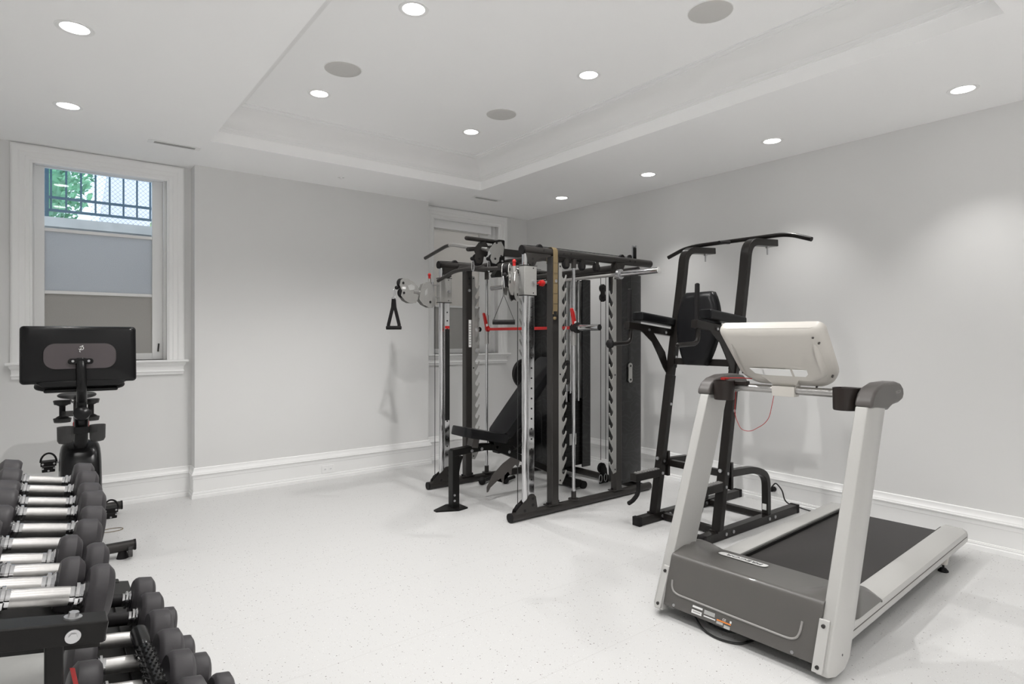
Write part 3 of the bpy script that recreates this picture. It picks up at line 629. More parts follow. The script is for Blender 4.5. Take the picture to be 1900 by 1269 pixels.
# ================================================================ POWER TOWER (pull-up and dip station)
PT = thing('power_tower', 'black pull-up and dip station with padded back, between the pulley rack and treadmill', 'exercise tower', (4.1, 2.67, 0))
YL, YR = 2.93, 2.39
def sq(w, h): return [(-w/2, -h/2), (w/2, -h/2), (w/2, h/2), (-w/2, h/2)]
for Yk, xa, xb in ((YL, 3.43, 4.79), (YR, 3.44, 4.72)):
    r = MB().box((xa+.03, Yk-.032, 0.002), (xb-.03, Yk+.032, .062)).build('base_rail', TOWERM, PT, bevel=.004)
    for x0_, x1_ in ((xa, xa+.035), (xb-.035, xb)): MB().box((x0_, Yk-.035, 0), (x1_, Yk+.035, .066)).build('end_cap', RUB, r, bevel=.004)
    dx = 0
    path = fillet([(3.655+dx, Yk, .06), (3.80+dx, Yk, .83)], .1)
    up_ = MB().sweep([(3.645, Yk, .06), (3.84, Yk, 1.10)], sq(.052, .066), up=(0, 1, 0)).build('lower_upright', TOWERM, PT, bevel=.005)
    MB().sweep(fillet([(3.85, Yk, 1.16), (3.985, Yk, 1.86), (4.02, Yk, 2.09), (4.40, Yk, 2.115)], .16, 8), sq(.052, .066), up=(0, 1, 0)).build('upper_upright', TOWERM, PT, bevel=.005)
    MB().sweep([(3.822, Yk, 1.03), (3.905, Yk, 1.44)], sq(.040, .060), up=(0, 1, 0)).build('splice', TOWERM, PT)
    sgn = -1
    # bolts on camera facing (-Y) side
    for x, z in ((3.80, .88), (3.865, 1.24), (3.90, 1.40), (3.72, .45), (3.70, .36)):
        MB().cyl((x, Yk-.028, z), (x, Yk-.038, z), .011, n=12).build('bolt', BOLT, PT)
    for z in (.47, .37):
        x = 3.645+(z-.06)*.1875-.035; MB().cyl((x, Yk+.0, z), (x-.012, Yk, z), .013, n=12).build('bolt', BOLT, PT)
    for x, z in ((3.70, .035), (3.79, .035), (4.27, .035), (4.35, .035)): MB().cyl((x, Yk-.03, z), (x, Yk-.038, z), .012, n=12).build('bolt', BOLT, PT)
    MB().box((3.60, Yk-.036, .055), (3.72, Yk+.036, .070)).build('foot_bracket', TOWERM, PT)
    # foot step with serrated top and push-up grip below
    st = MB().box((3.40, Yk-.03, .335), (3.71, Yk+.03, .390)).build('foot_step', TOWERM, PT, bevel=.004)
    sr = MB()
    for k in range(9): sr.prism([(3.43+k*.03, .39), (3.445+k*.03, .398), (3.46+k*.03, .39)], 'y', Yk-.02, Yk+.02)
    sr.build('serration', STEEL, st)
    MB().tube(fillet([(3.46, Yk, .335), (3.46, Yk, .235), (3.37, Yk-.02, .20), (3.32, Yk-.03, .195)], .05), .016).build('push_up_grip', RUB, PT)
    # rear brace
    br = fillet([(3.76, Yk, .44), (4.10, Yk, .425), (4.28, Yk, .36), (4.285, Yk, .06)], .14, 8)
    MB().sweep(br, sq(.05, .05), up=(0, 1, 0)).build('rear_brace', TOWERM, PT, bevel=.005)
    MB().box((3.765, Yk-.033, .33), (3.79, Yk+.033, .52)).build('brace_plate', TOWERM, PT)
    # arm, pad, grips
    ya = Yk+(.045 if Yk == YL else -.0)
    MB().sweep([(3.38, ya, 1.485), (3.95, ya, 1.425)], sq(.05, .055), up=(0, 0, 1)).build('arm', TOWERM, PT, bevel=.004)
    MB().sweep([(3.50, ya, 1.555), (3.93, ya, 1.510)], rrect(.105, .065, .02), up=(0, 0, 1)).build('arm_pad', VINYL, PT, bevel=.008)
    MB().cyl((3.41, ya, 1.50), (3.415, ya, 1.75), .017, .016).cyl((3.415, ya, 1.75), (3.415, ya, 1.757), .016, .008).build('upright_grip', RUB, PT)
    MB().tube(fillet([(3.425, ya, 1.465), (3.42, ya, 1.355), (3.20, ya, 1.345)], .06, 6), .0155).cyl((3.20, ya, 1.345), (3.192, ya, 1.345), .0155, .008).build('dip_grip', TOWERM, PT)
    MB().prism([(3.52, 1.445), (3.66, 1.43), (3.80, 1.28), (3.845, 1.14), (3.815, 1.12), (3.78, 1.16), (3.71, 1.27), (3.645, 1.36), (3.60, 1.39)], 'y', ya-.004-.02, ya+.004-.02).build('gusset', TOWERM, PT)
    for x, z in ((3.60, 1.432), (3.80, 1.412)): MB().cyl((x, ya-.028, z+.02), (x, ya-.036, z+.02), .010, n=12).build('bolt', BOLT, PT)
    MB().cyl((4.30, Yk, 2.07), (4.30, Yk, 2.02), .006, n=10).cyl((4.30, Yk, 2.085), (4.30, Yk, 2.07), .014, n=10).build('bolt', BOLT, PT)
# knobs on the far dip grip (hex end cap seen at its tip)
MB().lathe((3.215, YL+.045, 1.348), (-1, 0, 0), [(0, .03), (.004, .034), (.02, .034), (.03, .022), (.032, 0)], n=8).build('star_knob', RUB, PT)
MB().box((3.70, YR+.03, .01), (3.75, YL-.03, .055)).build('cross_member', TOWERM, PT, bevel=.004)
MB().box((4.31, YR+.03, .01), (4.36, YL-.03, .055)).build('cross_member', TOWERM, PT, bevel=.004)
MB().box((3.845, YR+.03, 1.185), (3.895, YL-.03, 1.235)).build('cross_member', TOWERM, PT, bevel=.004)
MB().box((3.785, YR+.03, .40), (3.825, YL-.03, .45)).build('cross_member', TOWERM, PT, bevel=.004)
MB().tube(fillet([(4.22, 3.245, 2.080), (4.24, 3.06, 2.152), (4.24, 2.20, 2.146), (4.22, 2.02, 2.082)], .1, 8), .0165).build('pull_up_bar', TOWERM, PT)
MB().tube([(4.22, 2.66, 2.14), (4.08, 2.66, 2.125)], .014).build('neutral_grip', RUB, PT)
MB().tube([(4.22, 2.50, 2.14), (4.36, 2.50, 2.13)], .014).build('neutral_grip', RUB, PT)
# padded back: tall oval pad
bp = MB(); NR = 28; layers = []
def padw(z):    # half width along height 0..1
    return .186*(math.sin(math.pi*(.10+.80*z))**.42)*(1-.22*(1-z)**2)
def padring(dx, inset):
    pts = []
    N = 14
    for i in range(N+1):
        t = i/N; z = 1.185+.55*t; pts.append((z, padw(t)))
    ring = [( -w, z) for z, w in pts]+[(w, z) for z, w in reversed(pts)]
    c = (0, 1.46); return [V(dx, 2.685+c[0]+(a-c[0])*inset, c[1]+(z-c[1])*inset) for a, z in ring]
bp.loft([padring(3.885, .93), padring(3.875, 1.0), padring(3.83, 1.0), padring(3.812, .95), padring(3.803, .80)])
bp.xf(Matrix.Translation((3.85, 0, 1.46)) @ Matrix.Rotation(R(6), 4, 'Y') @ Matrix.Translation((-3.85, 0, -1.46)))
bp.build('back_pad', VINYL, PT, angle=50)
MB().box((3.90, 2.62, 1.20), (3.93, 2.75, 1.60)).build('pad_backing', TOWERM, PT)
MB().obox((4.257, YR, .12), (.0035, 0, 0), (0, .015, 0), (0, 0, .022)).build('sticker', LABELW, PT, smooth=False)
# ================================================================ PULLEY RACK (power rack with smith bar and two cable arms)
PR = thing('cable_rack', 'large gunmetal power rack with chrome cable posts and silver hook plates in the far corner', 'power rack', (3.5, 4.17, 0))
YN, YF = 3.56, 4.79
HX = .030
def holes(par, pts, y0, r=.008, ax=(0, -1, 0), nm='hole'):
    if nm == 'bolt':
        for (x, z) in pts: MB().cyl((x, y0, z), (x, y0-.002, z), r, n=10).build(nm, HOLE, par)
        return
    b = MB()
    for (x, z) in pts: b.cyl((x, y0, z), (x, y0-.002, z), r, n=10)
    return b.build(nm, HOLE, par)
def saw(x0, s, y, z0, z1, step, nm='hook_plate'):
    """comb of open hooks: spine at x0, teeth pointing to s (+1/-1) and up"""
    n = int((z1-z0)/step); out = [(0, z0)]; pr_ = []
    pr_.append((-.026, z0-.03)); pr_.append((.0, z0-.035))
    for k in range(n):
        z = z0+k*step
        pr_ += [(.010, z-.012), (.030, z+.022), (.046, z+.048), (.050, z+.064), (.046, z+.070), (.040, z+.066), (.036, z+.052), (.028, z+.042), (.016, z+.040), (.006, z+.048), (.001, z+.060)]
    pr_ += [(.001, z1+.02), (-.004, z1+.04), (-.026, z1+.04)]
    pts = [(x0+s*a, z) for a, z in pr_]
    # one closed strip per tooth so every face stays small and simple
    b = MB(); b.prism([(x0-s*.026, z0-.03), (x0+s*.010, z0-.040), (x0+s*.010, z1+.02), (x0-s*.000, z1+.04), (x0-s*.026, z1+.04)], 'y', y-.004, y+.004)
    for k in range(n):
        z = z0+k*step
        L = [(.008, -.036), (.026, -.010), (.044, .020), (.058, .048), (.062, .066)]; U = [(.008, .060), (.018, .044), (.030, .036), (.045, .046), (.054, .070)]
        for i in range(4):
            q4 = [(x0+s*L[i][0], z+L[i][1]), (x0+s*L[i+1][0], z+L[i+1][1]), (x0+s*U[i+1][0], z+U[i+1][1]), (x0+s*U[i][0], z+U[i][1])]
            b.loft([[(p[0], y-.004, p[1]) for p in q4], [(p[0], y+.004, p[1]) for p in q4]])
    bmesh.ops.remove_doubles(b.bm, verts=b.bm.verts, dist=1e-4)
    o = b.build(nm, PLATE, PR, smooth=False)
    for z in (z0-.005, (z0+z1)/2, z1+.02): MB().cyl((x0-s*.010, y-.0042, z), (x0-s*.010, y-.006, z), .0075, n=10).build('bolt', HOLE, o)
    return o
for Y in (YN, YF):
    near = Y == YN
    bt = MB().loft([[(x, Y+a, .036+b) for a, b in rrect(.066, .066, .030, 5)] for x in (2.745, 4.35)]).build('base_tube', GUN, PR)
    MB().loft([[(x, Y+a*1.03, .036+b*1.03) for a, b in rrect(.066, .066, .030, 5)] for x in (2.735, 2.748)]).build('end_cap', RUB, bt)
    tt = MB().cyl((2.862, Y, 2.065), (4.36, Y, 2.065), .034, n=28).build('top_tube', GUN, PR)
    MB().cyl((2.850, Y, 2.065), (2.864, Y, 2.065), .0355, n=28).build('end_cap', RUB, tt)
    MB().cyl((4.36, Y, 2.065), (4.366, Y, 2.065), .030, n=28).build('end_cap', GUN, tt)
    holes(tt, [(3.05, 2.07), (3.26, 2.062), (3.34, 2.068), (4.05, 2.065), (4.12, 2.065)], Y-.0335, .0085, nm='bolt')
    # front cable post: round chrome tube joined to a perforated strip
    cp_ = MB().cyl((2.885, Y, .10), (2.885, Y, 2.035), .024, n=24).build('chrome_post', CHROME, PR)
    ps = MB().box((2.908, Y-.016, .10), (2.968, Y+.016, 2.0)).build('perforated_post', CHROME, PR, bevel=.005)
    holes(ps, [(2.938, .30+.078*k) for k in range(18)], Y-.0162, .0072)
    # foot bracket
    fb = [(2.775, .050), (2.785, .085), (2.82, .115), (2.875, .150), (2.915, .185), (2.955, .188), (2.975, .165), (2.985, .11), (2.995, .060)]
    for dy in (-.026, .020): k_ = MB().prism(fb, 'y', Y+dy, Y+dy+.005).build('foot_bracket', GUN, PR)
    holes(k_, [(2.945, .155), (2.945, .105), (2.865, .075)], Y-.0262, .012, nm='bolt')
    MB().lathe((2.835, Y-.018, .085), (0, 1, 0), [(0, .034), (.004, .044), (.012, .036), (.024, .036), (.032, .044), (.036, .034)], n=24).build('pulley', RUB, PR)
    # main upright and rear upright
    for x, zt in ((3.135, 2.035), (3.875, 2.035)):
        u_ = MB().box((x, Y-.034, .066), (x+.072, Y+.034, zt)).build('upright', GUN, PR, bevel=.008)
        MB().box((x-.035, Y-.036, .066), (x+.11, Y+.036, .074)).build('base_flange', GUN, u_, bevel=.002)
        for dx in (-.02, .092): MB().cyl((x+dx, Y, .074), (x+dx, Y, .09), .010, n=8).build('bolt', RUB, u_)
        if x < 3.5:
            holes(u_, [(x+.036, 1.955), (x+.036, 1.90)], Y-.0345, .010, nm='bolt'); MB().cyl((x+.036, Y-.034, 1.84), (x+.036, Y-.042, 1.84), .013, n=14).build('bolt', BOLT, u_)
    saw(3.232, 1, Y-.028, .26, 1.94, .1045)
    saw(3.850, -1, Y-.028, .26, 1.88, .1045)
    # brackets under the top tube
    br_ = [(2.875, 2.04), (2.90, 1.965), (2.93, 1.945), (2.965, 1.95), (2.985, 1.985), (3.03, 2.01), (3.13, 2.03), (3.13, 2.045), (2.875, 2.045)]
    g = MB().prism(br_, 'y', Y-.026, Y-.021).build('top_bracket', GUN, PR); holes(g, [(2.945, 2.00), (2.945, 1.965)], Y-.0262, .009, nm='bolt')
    br2 = [(3.86, 2.04), (3.885, 1.99), (3.91, 1.965), (3.94, 1.965), (3.96, 1.99), (3.985, 2.04)]
    MB().prism(br2, 'y', Y-.040, Y-.035).build('top_bracket', GUN, PR)
    MB().cyl((3.923, Y-.04, 1.992), (3.923, Y-.043, 1.992), .010, n=12).build('bolt', HOLE, PR)
    # smith guide rod with collars and carriage
    gr = MB().cyl((3.40, Y, .07), (3.40, Y, 2.035), .0135, n=18).build('guide_rod', CHROME, PR)
    MB().cyl((3.40, Y, .066), (3.40, Y, .135), .021).cyl((3.40, Y, .066), (3.40, Y, .076), .045).build('rod_foot', GUN, gr)
    MB().cyl((3.40, Y, 1.96), (3.40, Y, 2.035), .021).build('rod_collar', GUN, gr)
    MB().cyl((3.40, Y, 1.33), (3.40, Y, 1.61), .021).build('carriage', STEEL, PR)
    # red hook on the bar
    hk = [(3.318, 1.622), (3.326, 1.632), (3.338, 1.626), (3.352, 1.585), (3.372, 1.515), (3.395, 1.490), (3.400, 1.462), (3.385, 1.448), (3.362, 1.450), (3.350, 1.470), (3.346, 1.50)]
    yy = Y-.052
    h_ = MB().prism(hk, 'y', yy-.012, yy+.012).build('safety_hook', RED, PR, bevel=.003)
    MB().obox((3.357, yy-.0126, 1.512), (.010, 0, .003), (0, .0004, 0), (-.002, 0, .012)).build('sticker', LABELW, h_, smooth=False)
    # sliding sleeve of the cable arm
    sl = MB().box((2.852, Y-.036, 1.715), (2.976, Y+.036, 1.945)).build('trolley_sleeve', PLATE, PR, bevel=.006)
    MB().box((2.850, Y-.0365, 1.940), (2.978, Y+.0365, 1.946)).box((2.850, Y-.0365, 1.713), (2.978, Y+.0365, 1.718)).build('sleeve_rim', BLACK, sl)
    holes(sl, [(2.94, 1.925), (2.94, 1.735)], Y-.0362, .005)
    MB().cyl((2.94, Y-.036, 1.82), (2.94, Y-.052, 1.82), .014, n=16).build('pop_pin', BOLT, sl)
    # cables
    MB().cyl((2.815, Y, .10), (2.815, Y, 1.70), .0032, n=8).build('cable', CABLE, PR)
    MB().cyl((2.99, Y, 1.96), (2.99, Y, 2.03), .0032, n=8).build('cable', CABLE, PR)
    MB().tube([(2.87, Y, 2.10), (3.04, Y, 2.105), (4.10, Y, 2.105)], .003, n=8).build('cable', CABLE, PR)
    for x in (3.03, 3.98): MB().lathe((x, Y-.012, 2.088), (0, 1, 0), [(0, .03), (.004, .034), (.012, .026), (.02, .034), (.024, .030)], n=20).build('pulley', RUB, PR)
# near sleeve red knob
MB().lathe((2.985, YN-.03, 1.815), (1, -.1, 0), [(0, .008), (.02, .008), (.024, .022), (.05, .026), (.062, .02), (.066, 0)], n=14).build('adjust_knob', RED, PR)
MB().box((2.914, YF-.0175, 1.475), (2.962, YF-.0165, 1.50)).build('red_marker', RED, PR)
MB().box((2.914, YF-.0175, .62), (2.962, YF-.0163, 1.47)).build('height_scale', HOLE, PR)
MB().box((3.165, YF-.0352, 1.30), (3.195, YF-.0345, 1.56)).build('warning_label', LABELW, PR)
for k in range(9): MB().box((3.168, YF-.0358, 1.32+k*.024), (3.192, YF-.0352, 1.333+k*.024)).build('label_print', LABELG, PR)
# crossmembers
for x, z, r in ((3.17, 2.045, .030), (3.91, 2.0, .028), (4.20, 2.0, .030)): MB().cyl((x, YN, z), (x, YF, z), r).build('top_cross_tube', GUN, PR)
MB().cyl((4.24, YN, .045), (4.24, YF, .045), .032).build('rear_cross_tube', GUN, PR)
MB().cyl((4.02, 4.12, 2.15), (4.02, 4.22, 2.15), .03).build('pulley', RUB, PR)
YC = 4.17
MB().box((3.10, YC-.03, 2.10), (4.25, YC+.03, 2.165)).build('centre_beam', GUN, PR, bevel=.008)
MB().box((3.05, YC-.05, 1.99), (3.12, YC+.05, 2.235)).build('head_plate', BLACK, PR, bevel=.01)
for z in (2.02, 2.05): MB().cyl((3.085, YC-.05, z), (3.085, YC-.058, z), .009, n=10).build('bolt', BOLT, PR)
# neutral grips, pulley brackets, carabiners at the front of the centre beam
MB().cyl((2.775, 4.20, 2.228), (3.10, 4.20, 2.224), .019).ball((2.775, 4.20, 2.228), .019, n=12).build('neutral_grip', GUN, PR)
MB().cyl((2.790, 4.20, 2.135), (3.06, 4.20, 2.175), .019).ball((2.79, 4.20, 2.135), .019, n=12).build('neutral_grip', GUN, PR)
for dx, yy, m in ((0, 4.13, PLATE), (-.115, 4.20, GUN)):
    pb = [(3.07+dx, 2.215), (3.10+dx, 2.17), (3.09+dx, 2.095), (3.05+dx, 2.080), (3.045+dx, 2.045), (3.015+dx, 2.02), (2.975+dx, 2.025), (2.955+dx, 2.06), (2.965+dx, 2.10), (2.945+dx, 2.14), (2.975+dx, 2.17), (3.0+dx, 2.20)]
    k_ = MB().prism(pb, 'y', yy-.022, yy-.018).build('pulley_bracket', m, PR)
    holes(k_, [(3.005+dx, 2.063), (3.068+dx, 2.09), (3.02+dx, 2.20)], yy-.0222, .010, nm='bolt')
    MB().lathe((3.0+dx, yy-.016, 2.055), (0, 1, 0), [(0, .046), (.003, .052), (.010, .043), (.018, .043), (.025, .052), (.028, .046)], n=28).build('pulley', RUB, PR)
    x = 2.945+dx*1.0
    MB().ball((x, yy, 2.06), .017, n=12).build('cable_stop', RUB, PR)
    MB().tube([(x+.012*math.cos(t), yy-.012+.0*math.sin(t), 1.995+.045*math.sin(t)) for t in [i*math.pi/8 for i in range(16)]], .0036, n=8, closed=True).build('carabiner', BOLT, PR)
# bent pull-up bars
def onXp(px, py, X):
    s_, c_ = math.sin(math.atan(860/1109)), math.cos(math.atan(860/1109)); a = (px-950)/1109; b = (624.6-py)/1109
    t = X/(s_+a*c_); return (X, (c_-a*s_)*t, 1.4+b*t)
lat = fillet([onXp(789, 479, 2.88), onXp(834, 453, 2.88), onXp(872, 459, 2.90), onXp(905, 463, 2.93)], .10, 8)
MB().tube(lat[:6], .0165).build('pull_up_bar', GUN, PR); MB().tube(lat[5:], .0165).build('pull_up_bar', STEEL, PR)
low = fillet([onXp(813, 521, 2.80), onXp(848, 500, 2.80), onXp(920, 498, 2.95), onXp(952, 496, 3.04), onXp(975, 508, 3.06)], .12, 8)
MB().tube(low, .0165).build('pull_up_bar', GUN, PR)
MB().cyl((2.95, 3.98, 1.985), (3.17, 4.0, 2.03), .02).cyl((2.86, 4.45, 2.0), (3.17, 4.47, 2.03), .02).build('bar_mount', GUN, PR)
# hanging pulleys and lower sheaves
for x in (3.31, 3.49, 3.66):
    MB().lathe((x, YN-.014, 1.985), (0, 1, 0), [(0, .032), (.004, .038), (.012, .031), (.020, .038), (.024, .032)], n=24).build('pulley', RUB, PR)
    MB().box((x-.017, YN-.017, 1.965), (x+.017, YN-.014, 2.05)).build('pulley_hanger', GUN, PR)
MB().prism([(3.02, 1.93), (3.05, 1.97), (3.10, 2.0), (3.13, 2.0), (3.13, 1.92), (3.03, 1.91)], 'y', YC-.03, YC+.03).build('pulley_cover', BLACK, PR)
def figure8(x, y, z0, z1, r, m, nm='double_pulley'):
    zc = (z0+z1)/2; b = MB(); pts = []
    for a in range(-30, 211, 15): pts.append((x+r*math.cos(R(a)), z1-r+r*math.sin(R(a))))
    for a in range(150, 391, 15): pts.append((x+r*math.cos(R(a)), z0+r+r*math.sin(R(a))))
    b.prism(pts, 'y', y-.004, y+.004); o = b.build(nm, m, PR); 
    holes(o, [(x, z1-r), (x, z0+r)], y-.0042, r*.38, nm='bolt'); return o
o8 = figure8(4.10, 3.90, 1.735, 1.885, .032, GUN)
for z in (1.767, 1.853): MB().lathe((4.115, 3.905, z), (0, 1, 0), [(0, .034), (.004, .040), (.012, .034), (.02, .04), (.024, .034)], n=24).build('pulley', RUB, PR)
figure8(4.11, 3.574, .99, 1.165, .026, PLATE, 'cable_link')
for x in (4.072, 4.14): MB().cyl((x, 3.90, .25), (x, 3.90, 2.0), .003, n=8).build('cable', CABLE, PR)
MB().cyl((4.11, 3.574, 1.165), (4.11, 3.574, 1.95), .003, n=8).build('cable', CABLE, PR)
for px in (990, 1005): 
    a = (px-950)/1109; X = 3.85; s_, c_ = math.sin(math.atan(860/1109)), math.cos(math.atan(860/1109)); Y_ = X*(c_-a*s_)/(s_+a*c_)
    MB().cyl((X, Y_, .2), (X, Y_, 1.98), .003, n=8).build('cable', CABLE, PR)
MB().lathe((4.10, 3.90, .17), (0, 1, 0), [(0, .04), (.004, .048), (.015, .04), (.026, .048), (.03, .04)], n=24).build('pulley', RUB, PR)
MB().prism([(4.05, .03), (4.07, .18), (4.12, .21), (4.15, .16), (4.17, .03)], 'y', 3.895, 3.90).build('pulley_hanger', BLACK, PR)
for d in (-.03, .035): MB().tube([(4.06+d+.018*math.cos(t), 3.86, .09+.035*math.sin(t)) for t in [i*math.pi/8 for i in range(16)]], .0035, n=8, closed=True).build('carabiner', BOLT, PR)
# weight stacks
fs_ = dict(x0=3.95, x1=4.32, y0=4.28, y1=4.74)
st = MB().box((4.00, 4.31, .12), (4.27, 4.70, .76))
ws = st.build('weight_stack', BLACK, PR, bevel=.004)
for k in range(13): MB().box((3.995, 4.305, .165+k*.046), (4.275, 4.705, .168+k*.046)).build('plate_gap', HOLE, ws)
MB().box((4.055, 4.302, .33), (4.145, 4.306, .44)).build('stack_label', LABELG, ws)
for x in (4.02, 4.075, 4.13, 4.185): MB().cyl((x, 4.315, .76), (x, 4.315, 1.98), .013).build('guide_rod', CHROME, PR)
MB().box((3.965, 4.345, .78), (4.30, 4.36, 1.95)).build('rear_panel', LABELG, PR)
MB().box((3.945, 4.28, .10), (3.96, 4.74, 1.97)).build('shroud', PERF, PR)
MB().box((4.21, 4.28, .10), (4.32, 4.295, 1.97)).build('shroud', PERF, PR)
MB().box((4.305, 4.295, .10), (4.32, 4.74, 1.97)).build('shroud', PERF, PR)
MB().lathe((4.085, 4.30, .80), (0, 1, 0), [(0, .045), (.02, .045)], n=24).build('pulley', RUB, PR)
MB().box((4.02, 4.325, .76), (4.16, 4.36, .86)).build('stack_head', GUN, PR)
MB().box((3.985, 3.585, .12), (4.02, 3.72, 1.95)).build('shroud', PERF, PR)
MB().loft([[(4.02, 3.585, z), (4.25, 3.585, z), (4.285, 3.60, z), (4.30, 3.64, z), (4.30, 3.74, z), (4.02, 3.74, z)] for z in (.10, 1.955)]).build('shroud', PERF, PR)
MB().box((4.03, 3.60, .13), (4.27, 3.72, .70)).build('weight_stack', BLACK, PR)
# rear top: small pulley tower above near tube
tp = MB().box((4.165, YN+.035, 2.09), (4.18, YN+.045, 2.225)).box((4.205, YN+.035, 2.09), (4.22, YN+.045, 2.225)); tp.build('pulley_tower', BOLT, PR)
MB().box((4.175, YN+.03, 2.09), (4.21, YN+.05, 2.205)).build('pulley_tower', BLACK, PR)
MB().cyl((4.15, YN+.02, 2.215), (4.235, YN+.06, 2.215), .006).build('pin', BOLT, PR)
MB().lathe((4.13, YN+.03, 2.115), (0, 1, 0), [(0, .02), (.02, .02)], n=18).build('pulley', RUB, PR)
# smith bar
MB().cyl((3.375, 3.245, 1.472), (3.375, 3.475, 1.472), .0245, n=28).build('bar_sleeve', CHROME, PR)
MB().cyl((3.375, 3.243, 1.472), (3.375, 3.247, 1.472), .0225, n=28).build('sleeve_cap', HOLE, PR)
MB().cyl((3.375, 4.875, 1.472), (3.375, 5.10, 1.472), .0245, n=28).build('bar_sleeve', CHROME, PR)
MB().lathe((3.375, 3.475, 1.472), (0, 1, 0), [(0, .032), (.006, .043), (.03, .043), (.036, .032), (.075, .03)], n=24).build('bar_collar', RUB, PR)
MB().box((3.362, 3.50, 1.459), (3.388, 4.75, 1.485)).build('smith_bar', RED, PR, bevel=.003)
# cable arms
def cable_arm(Yk, yaw, grip):
    """built pointing to -x from a hinge at the origin, then turned and moved"""
    M = Matrix.Translation((2.79, Yk, 0)) @ Matrix.Rotation(R(yaw), 4, 'Z')
    par = thing('arm_tmp', None, None) if False else PR
    def P(b, nm, m, **k): return b.xf(M).build(nm, m, PR, **k)
    P(MB().cyl((.0, 0, 1.74), (.0, 0, 1.90), .013), 'hinge_pin', BOLT)
    for z in (1.765, 1.875): P(MB().box((-.07, -.022, z-.004), (.075, .022, z+.004)), 'hinge_lug', STEEL, bevel=.002)
    P(MB().cyl((-.035, 0, 1.79), (-.035, 0, 1.93), .016), 'pin_housing', STEEL)
    P(MB().cyl((-.035, 0, 1.93), (-.035, 0, 1.95), .012).ball((-.035, 0, 1.965), .015, (1, 1, 1.3), n=12), 'red_pin_knob', RED)
    pa = [(-.045, 1.900), (-.12, 1.875), (-.155, 1.80), (-.165, 1.735), (-.12, 1.69), (-.06, 1.665), (-.02, 1.665), (.01, 1.69), (.02, 1.745), (-.005, 1.80), (-.02, 1.86)]
    pb = [(-.36, 1.895), (-.33, 1.915), (-.28, 1.91), (-.22, 1.88), (-.175, 1.845), (-.165, 1.80), (-.180, 1.735), (-.20, 1.70), (-.27, 1.698), (-.32, 1.72), (-.355, 1.76), (-.345, 1.80), (-.37, 1.85)]
    for dy in (-.026, .021):
        a = P(MB().prism(pa, 'y', dy, dy+.005), 'arm_plate', PLATE); b_ = P(MB().prism(pb, 'y', dy, dy+.005), 'arm_plate', PLATE)
    for x, z in ((-.335, 1.872), (-.328, 1.785), (-.045, 1.715)):
        P(MB().cyl((x, -.0265, z), (x, -.030, z), .011, n=12), 'bolt', HOLE)
        if x < -.1: P(MB().lathe((x, -.019, z), (0, 1, 0), [(0, .035), (.004, .042), (.019, .034), (.034, .042), (.038, .035)], n=24), 'pulley', RUB)
        else: P(MB().lathe((x, -.019, z), (0, 1, 0), [(0, .038), (.004, .046), (.019, .038), (.034, .046), (.038, .038)], n=24), 'pulley', RUB)
    P(MB().prism([(-.29, 1.85), (-.25, 1.865), (-.215, 1.85), (-.215, 1.82), (-.27, 1.81)], 'y', -.0275, -.0262), 'arm_cutout', LABELG)
    P(MB().prism([(-.10, 1.815), (-.075, 1.84), (-.075, 1.79), (-.105, 1.77)], 'y', -.0275, -.0262), 'arm_cutout', LABELG)
    P(MB().cyl((-.225, 0, 1.800), (-.155, 0, 1.790), .030, n=24), 'swivel', STEEL)
    P(MB().box((-.345, -.0270, 1.818), (-.31, -.0262, 1.838)), 'sticker', LABELW)
    P(MB().ball((-.385, 0, 1.828), .018, n=12), 'cable_stop', RUB)
    P(MB().tube([(-.410+.010*math.cos(t), .0+.004*math.sin(t), 1.775+.040*math.sin(t)) for t in [i*math.pi/8 for i in range(16)]], .0036, n=8, closed=True), 'carabiner', BOLT)
    return M
M1 = cable_arm(YF, 6, 0)
M2 = cable_arm(YN, 41, 1)
# stirrup handles hang from the carabiners: things of their own
def handle_a(M, label):
    p = M @ V(-.415, 0, 1.73); h = thing('strap_handle', label, 'handle', tuple(p))
    t = V(.7, -.714, 0); q = lambda a, dz: p+t*a+V(0, 0, dz)
    b = MB()
    for s in (-1, 1): b.sweep([q(s*.004, -.0), q(s*.010, -.075), q(s*.048, -.225), q(s*.048, -.245)], sq(.026, .018), up=(t.y, -t.x, 0))
    b.build('strap', RUB, h, bevel=.002)
    MB().cyl(q(-.066, -.252), q(.066, -.252), .0165).build('grip', RUB, h)
    MB().tube([q(.02*math.cos(k*math.pi/6), .002+.014*math.sin(k*math.pi/6)) for k in range(12)], .004, n=8, closed=True).build('ring', BOLT, h)
handle_a(M1, 'black triangular strap handle hanging from the far left cable arm')
p = M2 @ V(-.41, 0, 1.735)
hn = thing('strap_handle', 'thin cord handle with round grip hanging from the near cable arm', 'handle', tuple(p))
t_ = V(.79, -.613, 0)
for s in (-1, 1): MB().sweep([p+t_*(s*.002)+V(0, 0, -.0), p+t_*(s*.004)+V(0, 0, -.055), p+t_*(s*.072)+V(0, 0, -.225)], sq(.003, .02), up=(t_.y, -t_.x, 0)).build('cord', RUB, hn)
MB().cyl(p+t_*-.078+V(0, 0, -.235), p+t_*.078+V(0, 0, -.235), .0165).build('grip', RUB, hn)
